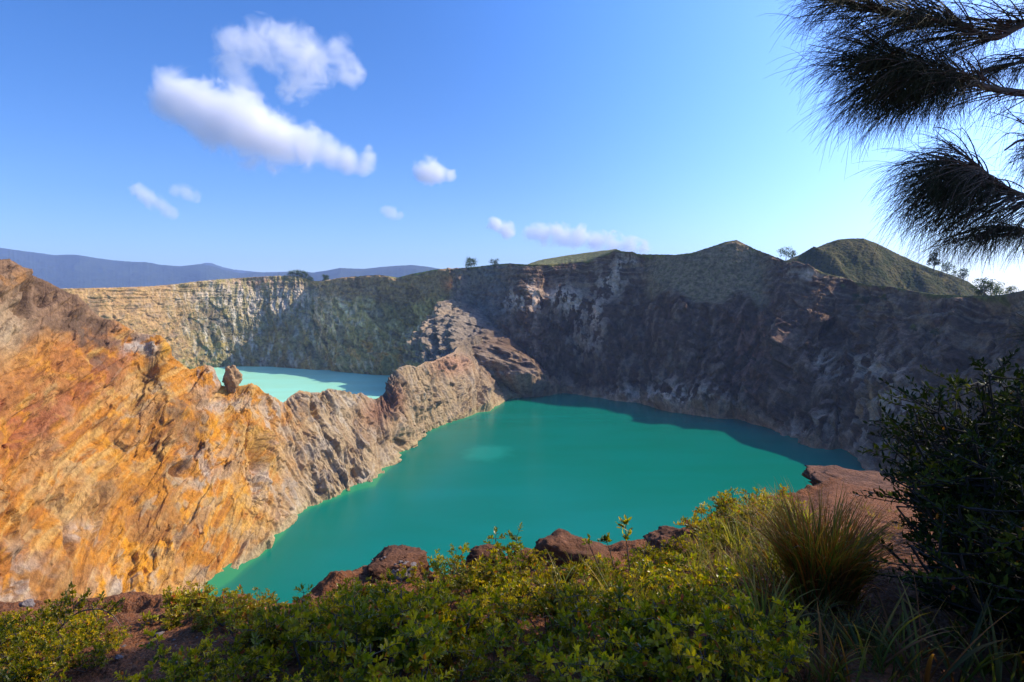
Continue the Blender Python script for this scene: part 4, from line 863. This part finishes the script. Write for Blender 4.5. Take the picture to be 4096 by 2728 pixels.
big = [(2000,1560,1.0),(2080,1540,0.9),(2120,1600,1.1),(2200,1580,1.0),(2260,1560,0.9),(2300,1610,1.1),(2350,1570,1.0),(1960,1600,0.9),(2180,1500,0.8),(2060,1480,0.7),(2330,1500,0.8),(1900,1590,0.7)]
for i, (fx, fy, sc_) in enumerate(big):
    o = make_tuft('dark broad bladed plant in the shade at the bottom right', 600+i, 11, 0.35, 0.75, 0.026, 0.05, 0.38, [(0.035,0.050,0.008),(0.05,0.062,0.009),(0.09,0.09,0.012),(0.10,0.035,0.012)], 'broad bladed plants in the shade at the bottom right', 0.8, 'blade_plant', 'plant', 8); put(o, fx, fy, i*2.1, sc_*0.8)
# the big dark bush on the right
def big_bush(label, seed, H, Rr, ntip, nl, L, x, y, z, sc=(1, 1, 1)):
    r = make_shrub('dark_bush', label, 'bush', seed, H, Rr, ntip, nl, L, lm=M_DARKLEAF, greens=np.array([(0.014,0.020,0.004),(0.020,0.028,0.004),(0.010,0.015,0.003),(0.05,0.055,0.006)]), odd=0.01, flat=0.35, asp=0.40, stemr=0.016, upright=0.35)  # dark leaves, coloured darker still to deepen the shade in the bush
    r.location = (x, y, z); r.scale = sc; return r
b1 = hit(2330, 1560)
def gz_(x, y): return float(G(np.array([x]), np.array([y]))[0])
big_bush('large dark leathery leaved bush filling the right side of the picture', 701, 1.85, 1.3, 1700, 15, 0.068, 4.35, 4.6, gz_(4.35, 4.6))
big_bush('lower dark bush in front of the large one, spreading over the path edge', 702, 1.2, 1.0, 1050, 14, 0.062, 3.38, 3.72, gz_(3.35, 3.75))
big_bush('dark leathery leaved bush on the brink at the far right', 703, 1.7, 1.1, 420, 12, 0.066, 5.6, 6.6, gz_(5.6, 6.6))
# ------------------------------------------------------------------ the casuarina that hangs into the picture from the right
TX, TY = 5.35, 4.7
tree = empty('casuarina_tree', (TX, TY, gz_(TX, TY))); tag(tree, 'casuarina tree hanging long dark needles into the sky at the upper right', 'tree')
tz = tree.location.z; base = np.array(tree.location)
tp = np.array([(TX, TY, tz-0.1), (TX+0.1, TY+0.05, tz+1.5), (TX-0.05, TY+0.1, tz+3.2), (TX+0.12, TY, tz+5.2), (TX, TY-0.1, tz+7.2), (TX+0.1, TY, tz+9.0)])
tt = np.linspace(0, 1, 26); trunk_path = np.stack([np.interp(tt, np.linspace(0, 1, 6), tp[:, i]) for i in range(3)], -1)
V, F = tubes(trunk_path[None], np.linspace(0.17, 0.03, 26)[None], 10); mesh_np('trunk', V-base, F, M_BARK, tree)
def needle_mesh(starts, dirs, L, rg_, width=0.0022):
    n = len(starts); K = 5; t = np.linspace(0, 1, K); d = norm(dirs); P = [starts]; cur = d.copy()
    for k in range(K-1):
        cur = norm(cur+np.array([0, 0, -0.17])+rg_.normal(0, 0.035, (n, 3))); P.append(P[-1]+cur*(L/(K-1))[:, None])
    P = np.stack(P, 1); return tubes(P, width*0.5*np.array([1, 1, 0.95, 0.85, 0.4])[None]*np.ones((n, 1)), 3)
N_COL = np.array([(0.030,0.040,0.012),(0.045,0.055,0.015),(0.07,0.06,0.018),(0.022,0.03,0.01)])
def branch(path, r0, clusters, seed, width=0.0022):
    """path: world points of the limb. clusters: (centre, radii, outward direction, twigs, needles per twig, needle length)"""
    rg_ = np.random.RandomState(seed); path = np.asarray(path, float); t_ = np.linspace(0, 1, len(path)); tt = np.linspace(0, 1, 30)
    P = np.stack([np.interp(tt, t_, path[:, i]) for i in range(3)], -1)
    for _ in range(3): P[1:-1] = 0.25*P[:-2]+0.5*P[1:-1]+0.25*P[2:]
    V, F = tubes(P[None], np.linspace(r0, 0.006, 30)[None], 7); Vs, Fs, off = [V], [F], len(V); S_, D_, L_ = [], [], []
    for c, rad, outd, nt_, nn, L in clusters:
        c = np.asarray(c, float); q_ = norm(rg_.normal(size=(nt_, 3)))*(rg_.uniform(0.15, 1, nt_)**0.6)[:, None]*np.asarray(rad); tips = c+q_
        k = np.argmin(np.linalg.norm(P[None]-(tips+np.array([0.45, 0.05, 0.12]))[:, None], axis=2), axis=1); st = P[k]
        mid = 0.5*(st+tips)+np.array([0, 0, 0.05])+rg_.normal(0, 0.04, (nt_, 3)); tw = bez(st, mid, tips, 8)
        V, F = tubes(tw, 0.0055*np.linspace(1, 0.35, 8)[None]*np.ones((nt_, 1)), 4); Vs.append(V); Fs.append(F+off); off += len(V)
        f = rg_.uniform(0.25, 1.0, (nt_, nn)); ki = np.minimum((f*7).astype(int), 6); a = tw[np.arange(nt_)[:, None], ki]; b = tw[np.arange(nt_)[:, None], ki+1]; fr = (f*7-ki)[..., None]
        pos = a*(1-fr)+b*fr; tdir = norm(b-a)
        d = norm(tdir*0.75+np.asarray(outd)*0.55+rg_.normal(0, 0.55, pos.shape))
        S_.append(pos.reshape(-1, 3)); D_.append(d.reshape(-1, 3)); L_.append(L*rg_.uniform(0.55, 1.25, nt_*nn))
    b = mesh_np('branch', np.concatenate(Vs)-base, np.concatenate(Fs), M_BARK, tree)
    S_, D_, L_ = np.concatenate(S_), np.concatenate(D_), np.concatenate(L_)
    V, F = needle_mesh(S_, D_, L_, rg_, width); C = np.repeat(N_COL[rg_.randint(0, 4, len(S_))], 15, 0)
    mesh_np('needles', V-base, F, M_NEEDLE, b, col=C)
def W_(fx, fy, d): return at(fx, fy, d)
T_ = lambda z: np.array([TX, TY, z])
LFT = (-0.75, 0, -0.35); DWN = (-0.25, 0, -0.9); UPL = (-0.6, 0, 0.25)
branch([T_(0.9), W_(2500,225,4.5), W_(2354,215,4.35), W_(2272,204,4.25), W_(2179,166,4.15), W_(2060,150,4.1), W_(1950,170,4.05)], 0.035,
       [(W_(2010,170,4.1), (0.47,0.32,0.31), LFT, 95, 20, 0.280), (W_(1960,110,4.1), (0.29,0.27,0.27), LFT, 39, 17, 0.269), (W_(2090,215,4.1), (0.35,0.29,0.17), DWN, 52, 17, 0.280), (W_(2000,240,4.1), (0.35,0.27,0.16), (-0.5,0,-0.8), 39, 15, 0.314), (W_(2250,240,4.2), (0.27,0.27,0.10), DWN, 14, 8, 0.224), (W_(2150,140,4.1), (0.29,0.27,0.16), UPL, 21, 10, 0.224)], 801)
branch([T_(1.7), W_(2500,10,4.4), W_(2354,50,4.2), W_(2285,97,4.15), W_(2225,60,4.1), W_(2100,40,4.05), W_(1960,20,4.0)], 0.030,
       [(W_(2020,40,4.05), (0.39,0.32,0.27), LFT, 64, 18, 0.269), (W_(1890,-10,4.0), (0.20,0.27,0.13), (-0.6,0,-0.6), 27, 17, 0.246), (W_(2200,20,4.1), (0.39,0.27,0.19), DWN, 36, 10, 0.224), (W_(2310,60,4.2), (0.24,0.27,0.21), DWN, 17, 8, 0.224), (W_(2130,95,4.1), (0.27,0.27,0.16), DWN, 31, 12, 0.224)], 802)
branch([T_(0.2), W_(2500,470,4.5), W_(2354,455,4.35), W_(2285,417,4.3), W_(2243,380,4.2), W_(2170,390,4.15), W_(2110,410,4.1)], 0.026,
       [(W_(2125,410,4.15), (0.25,0.27,0.27), (-0.75,0,-0.5), 67, 18, 0.269), (W_(2150,480,4.15), (0.29,0.27,0.16), DWN, 55, 15, 0.246), (W_(2170,330,4.2), (0.19,0.20,0.13), (-0.4,0,0.4), 17, 8, 0.224), (W_(2110,500,4.15), (0.21,0.20,0.13), (-0.3,0,-0.9), 21, 12, 0.302), (W_(2290,560,4.25), (0.39,0.27,0.08), DWN, 21, 8, 0.246), (W_(2190,545,4.2), (0.27,0.27,0.08), DWN, 18, 10, 0.269), (W_(2250,500,4.2), (0.32,0.27,0.10), DWN, 24, 8, 0.224), (W_(2210,420,4.2), (0.27,0.27,0.16), DWN, 24, 10, 0.224)], 803)
branch([T_(0.35), W_(2480,360,4.4), W_(2400,330,4.3), W_(2345,320,4.25), W_(2310,345,4.2)], 0.018, [(W_(2345,345,4.25), (0.16,0.20,0.16), DWN, 27, 12, 0.224), (W_(2330,545,4.3), (0.27,0.27,0.07), DWN, 14, 8, 0.202), (W_(2340,250,4.3), (0.17,0.27,0.10), DWN, 12, 8, 0.202)], 804)
branch([T_(-0.9), W_(2520,800,4.3), W_(2450,780,4.25), W_(2400,760,4.2)], 0.014, [(W_(2365,745,4.2), (0.13,0.16,0.19), (-0.9,0,0.25), 10, 8, 0.246)], 805)
branch([T_(1.2), W_(2500,140,4.6), W_(2400,130,4.5), W_(2320,150,4.45), W_(2240,190,4.4)], 0.012, [(W_(2290,150,4.4), (0.22,0.2,0.10), DWN, 18, 22, 0.24), (W_(2200,200,4.4), (0.14,0.2,0.08), DWN, 12, 24, 0.24)], 806)
branch([T_(0.6), W_(2500,560,4.6), W_(2400,540,4.5), W_(2310,520,4.45), W_(2230,525,4.4)], 0.010, [(W_(2300,540,4.4), (0.22,0.2,0.06), DWN, 20, 18, 0.24), (W_(2190,555,4.4), (0.14,0.2,0.05), DWN, 14, 20, 0.24)], 807)
# unseen limbs of the crown above and beside the picture, added for shade
rgc = np.random.RandomState(9)
for i in range(20):
    a = rgc.uniform(-1.2, 3.4) if i % 3 else rgc.uniform(0, 6.28); z0 = rgc.uniform(2.2, 5.6); ln = rgc.uniform(1.5, 2.8)*(1 if z0 < 5 else 0.7)
    dvec = np.array([math.cos(a), math.sin(a), 0.25]); s0 = np.array([TX, TY, z0]); e0 = s0+dvec*ln
    if e0[2] < 0.50*max(e0[1], 0)+0.7 and e0[0] < 0.86*e0[1]+0.8: e0[2] = 0.50*e0[1]+1.0
    m0 = 0.5*(s0+e0)+np.array([0, 0, 0.15])
    branch([s0, m0, e0], 0.035, [(e0, (0.45,0.45,0.22), tuple(dvec*0.4+np.array([0, 0, -0.5])), 26, 34, 0.26), (0.4*s0+0.6*e0, (0.5,0.5,0.22), (0, 0, -0.8), 26, 30, 0.26)], 820+i, width=0.010)

k9 = 0
for ex in (2.6, 3.6, 4.6):  # added overhead out of view, to hold sky light off the right foreground
    for ey in (1.4, 2.4, 3.4):
        e0 = np.array([ex+rgc.uniform(-0.2, 0.2), ey+rgc.uniform(-0.2, 0.2), 2.95+rgc.uniform(-0.1, 0.5)]); s0 = np.array([TX, TY, 2.7])
        branch([s0, 0.5*(s0+e0)+np.array([0, 0, 0.3]), e0], 0.03, [(e0, (0.5,0.5,0.16), (0, 0, -0.3), 34, 32, 0.22)], 890+k9, width=0.009); k9 += 1
for ex in (4.7, 5.5, 6.3, 7.1, 7.9, 8.7):  # added out of view along the sun's path, to shade the bottom centre
    for ey in (5.3, 6.05):
        e0 = np.array([ex+rgc.uniform(-0.2, 0.2), ey+rgc.uniform(-0.2, 0.2), 3.55+rgc.uniform(-0.1, 0.5)]); s0 = np.array([TX, TY, e0[2]-0.8]); k9 += 1
        branch([s0, 0.5*(s0+e0)+np.array([0, 0, 0.2]), e0], 0.03, [(e0, (0.55,0.5,0.22), (0, 0, -0.6), 34, 32, 0.26)], 860+k9, width=0.009)

# ------------------------------------------------------------------ trees along the skyline
def far_tree(label, fx, fy, d, h, w, seed, airy=0.0, group=None, kind='tree'):
    """crown of leaf clumps on a forked trunk; h, w in metres"""
    rg_ = np.random.RandomState(seed); p = at(fx, fy, d); r = empty(kind, p.tolist()); tag(r, label, kind.replace('_', ' '), group)
    nb = 7; th = rg_.uniform(0, 6.28, nb); e_ = np.stack([0.34*w*np.cos(th), 0.34*w*np.sin(th), h*rg_.uniform(0.55, 0.92, nb)], -1)
    tr = np.array([(0, 0, -1.5), (0.03*h, 0, 0.3*h), (0, 0.02*h, 0.6*h), (0, 0, 0.9*h)]); V, F = tubes(tr[None], np.array([[0.04, 0.032, 0.022, 0.01]])*h*0.7, 6)
    bb = bez(np.repeat(np.array([[0, 0, 0.35*h]]), nb, 0)+rg_.uniform(0, 0.2*h, (nb, 1))*np.array([0, 0, 1]), e_*np.array([0.6, 0.6, 0.8]), e_, 6); V2, F2 = tubes(bb, 0.010*h*np.linspace(1, 0.4, 6)[None]*np.ones((nb, 1)), 4)
    mesh_np('trunk', np.concatenate([V, V2]), np.concatenate([F, F2+len(V)]), M_BARK, r)
    nc = int(26*(1-0.4*airy)); th = rg_.uniform(0, 6.28, nc); rr_ = 0.5*w*np.sqrt(rg_.uniform(0, 1, nc)); zc = h*rg_.uniform(0.12 if airy < 0.5 else 0.35, 1.0, nc); rr_ *= np.clip(1.25-np.abs(zc/h-0.5)*1.5, 0.3, 1)
    C = np.stack([rr_*np.cos(th), rr_*np.sin(th), zc], -1); m = int(46*(1-0.3*airy)); n = nc*m
    P = (C[:, None]+rg_.normal(0, 0.085*w+0.02*h, (nc, m, 3))*np.array([1, 1, 0.75])).reshape(n, 3); L = np.full(n, 0.075*h)*rg_.uniform(0.6, 1.3, n)
    c = np.array((0.045, 0.062, 0.018))*np.repeat(rg_.uniform(0.6, 1.6, (nc, 1)), m, 0)
    V, F, C = leaves(P, rg_.normal(size=(n, 3)), rg_.normal(size=(n, 3)), L, L*0.6, c); mesh_np('crown', V, F, M_FAR, r, col=C, smooth=False)
def rimd(fx): return float(np.interp(fx, fxc, rd))
far_tree('lone round tree on the crater rim, taller of the pair', 1083, 620, rimd(1083)+3, 15, 15, 901)
far_tree('smaller round tree on the crater rim, right of the taller lone tree', 1137, 615, rimd(1137)+3, 11, 12, 902)
for i, (fx, fy, h, w) in enumerate([(672,637,11,14),(684,638,14,16),(697,641,13,15),(708,645,12,14),(716,648,8,9)]):
    far_tree('dark bushy tree in the clump on the rim of the far lake', fx, fy+2, rimd(fx)+4, h, w, 910+i, group='clump of trees on the far lake rim')
far_tree('small dark tree just right of the clump on the far lake rim', 748, 648, rimd(748)+4, 13, 13, 920)
far_tree('airy thin tree in the notch between the peak and the green hill', 1806, 600, 640, 14, 15, 921, airy=0.9)
far_tree('airy tree next to the thin one at the foot of the green hill', 1822, 601, 655, 11, 9, 926, airy=0.9)
for i, (fx, fy, h, w) in enumerate([(2146,622,24,15),(2176,634,18,20),(2214,648,18,14),(2196,640,10,12)]):
    far_tree(['tall airy tree on the right slope of the green hill','broad airy tree on the right slope of the green hill','airy tree lowest on the right slope of the green hill','small airy bushy tree on the right slope of the green hill'][i], fx, fy, 880, h, w, 930+i, airy=0.6)
for i, (fx, fy, h, w) in enumerate([(2262,682,14.5,13),(2290,682,10.5,14),(2322,682,7.5,10)]):
    far_tree(['tall rounded tree behind the rim at the far right','broad rounded tree behind the rim, right of the tall one','small rounded tree behind the rim, last before the frame edge'][i], fx, fy, 470, h, w, 940+i)
for i, (fx, fy, s_) in enumerate([(1968,690,5),(1990,700,6),(1975,715,4),(2030,690,4),(1935,665,4),(2100,760,4),(2150,770,4)]):
    k = int(np.argmin(np.abs(fxc-fx))); col_ = FXw[:, k]; j = int(np.argmin(np.abs(FYw[:, k]-fy))); pt = PWd[j, k]
    far_tree('small green bush on the shaded crater slope at the right', fx, fy, float(pt[1]), s_, s_*1.3, 960+i, group='bushes on the shaded crater slope', kind='slope_bush')

# ------------------------------------------------------------------ clouds
def cloud(label, blobs, d, dens, nscale, namp, thr=0.12, gain=2.5, squash=0.6):
    import bmesh
    bm = bmesh.new(); Bs = []
    for fx, fy, rf in blobs:
        c = at(fx, fy, d); r_ = rf/S/FPX*d; Bs.append((c, r_))
        g_ = bmesh.ops.create_icosphere(bm, subdivisions=3, radius=r_*1.12)
        for v in g_['verts']: v.co = Vector((v.co.x, v.co.y*squash*1.4, v.co.z))+Vector(c.tolist())
    me = bpy.data.meshes.new('cloud'); bm.to_mesh(me); bm.free(); o = bpy.data.objects.new('cloud', me); COL.objects.link(o)
    md = o.modifiers.new('union', 'REMESH'); md.mode = 'VOXEL'; md.voxel_size = min(b[1] for b in Bs)*0.28
    dg = bpy.context.evaluated_depsgraph_get(); ev = bpy.data.meshes.new_from_object(o.evaluated_get(dg)); o.modifiers.clear(); o.data = ev
    m = bpy.data.materials.new('cloud_vapour'); ev.materials.clear(); ev.materials.append(m); m.use_nodes = True; t = m.node_tree; t.nodes.clear()
    out_ = nd(t, 'ShaderNodeOutputMaterial'); vol = nd(t, 'ShaderNodeVolumePrincipled'); t.links.new(vol.outputs[0], out_.inputs['Volume'])
    vol.inputs['Color'].default_value = (1.0, 0.985, 0.985, 1); vol.inputs['Anisotropy'].default_value = 0.0
    geo = nd(t, 'ShaderNodeNewGeometry'); prev = None
    nz = nd(t, 'ShaderNodeTexNoise', Scale=nscale, Detail=7.0, Roughness=0.62, Distortion=0.6); t.links.new(geo.outputs['Position'], nz.inputs['Vector'])
    for c, r_ in Bs:
        s1 = nd(t, 'ShaderNodeVectorMath', operation='SUBTRACT'); t.links.new(geo.outputs['Position'], s1.inputs[0]); s1.inputs[1].default_value = c.tolist()
        s2 = nd(t, 'ShaderNodeVectorMath', operation='MULTIPLY'); t.links.new(s1.outputs[0], s2.inputs[0]); s2.inputs[1].default_value = (1/r_, 1/(r_*squash*1.4), 1/r_)
        ln = nd(t, 'ShaderNodeVectorMath', operation='LENGTH'); t.links.new(s2.outputs[0], ln.inputs[0])
        if prev is None: prev = ln.outputs['Value']
        else:
            mn = nd(t, 'ShaderNodeMath', operation='SMOOTH_MIN'); t.links.new(prev, mn.inputs[0]); t.links.new(ln.outputs['Value'], mn.inputs[1]); mn.inputs[2].default_value = 0.45; prev = mn.outputs[0]
    a1 = nd(t, 'ShaderNodeMath', operation='SUBTRACT'); a1.inputs[0].default_value = 1.0; t.links.new(prev, a1.inputs[1])
    a2 = nd(t, 'ShaderNodeMath', operation='SUBTRACT'); t.links.new(nz.outputs[0], a2.inputs[0]); a2.inputs[1].default_value = 0.5
    a3 = nd(t, 'ShaderNodeMath', operation='MULTIPLY_ADD'); t.links.new(a2.outputs[0], a3.inputs[0]); a3.inputs[1].default_value = namp; t.links.new(a1.outputs[0], a3.inputs[2])
    f = ramp(t, a3.outputs[0], thr, thr+1/gain, 0, dens); t.links.new(f, vol.inputs['Density'])
    return tag(o, label, 'cloud')
cloud('large white cloud slanting down to the right, lowest edge soft', [(400,215,64),(455,240,78),(520,275,88),(580,305,84),(640,325,76),(700,340,64),(755,352,46),(800,368,36),(835,382,30),(845,362,22),(848,340,14)], 5200, 0.018, 0.0045, 1.7, gain=1.25)
cloud('thin white cloud arching like a hook above the large slanting cloud', [(540,100,50),(530,150,46),(600,100,60),(660,115,68),(715,140,64),(690,190,48),(775,110,40),(795,160,44),(560,190,40),(580,225,34),(660,215,30)], 5600, 0.0055, 0.0055, 2.6, gain=1.5)
cloud('small puff of cloud alone right of the large clouds', [(985,395,38),(1005,398,32),(1035,404,18)], 6200, 0.016, 0.007, 2.1, gain=1.7)
cloud('thin streak of cloud slanting low over the left mountains', [(316,436,22),(332,447,24),(348,458,24),(364,468,23),(380,478,21),(396,489,18)], 7200, 0.006, 0.008, 1.8)
cloud('faint wisp of cloud beside the thin slanting streak', [(402,438,18),(418,441,20),(434,446,20),(448,452,18)], 7200, 0.004, 0.008, 1.8)
cloud('low white cloud bank over the crater rim', [(1222,532,26),(1250,543,30),(1290,540,36),(1330,548,34),(1370,556,32),(1410,560,30),(1445,566,28),(1480,572,22)], 12600, 0.009, 0.0045, 2.4, gain=1.5)
cloud('small low puff left of the cloud bank over the crater rim', [(1140,518,22),(1165,530,24)], 12600, 0.009, 0.0045, 1.8)
cloud('thin flat wisp right of centre below the small puff', [(880,484,14),(893,488,17),(906,491,17),(920,495,14)], 9000, 0.005, 0.006, 1.8)
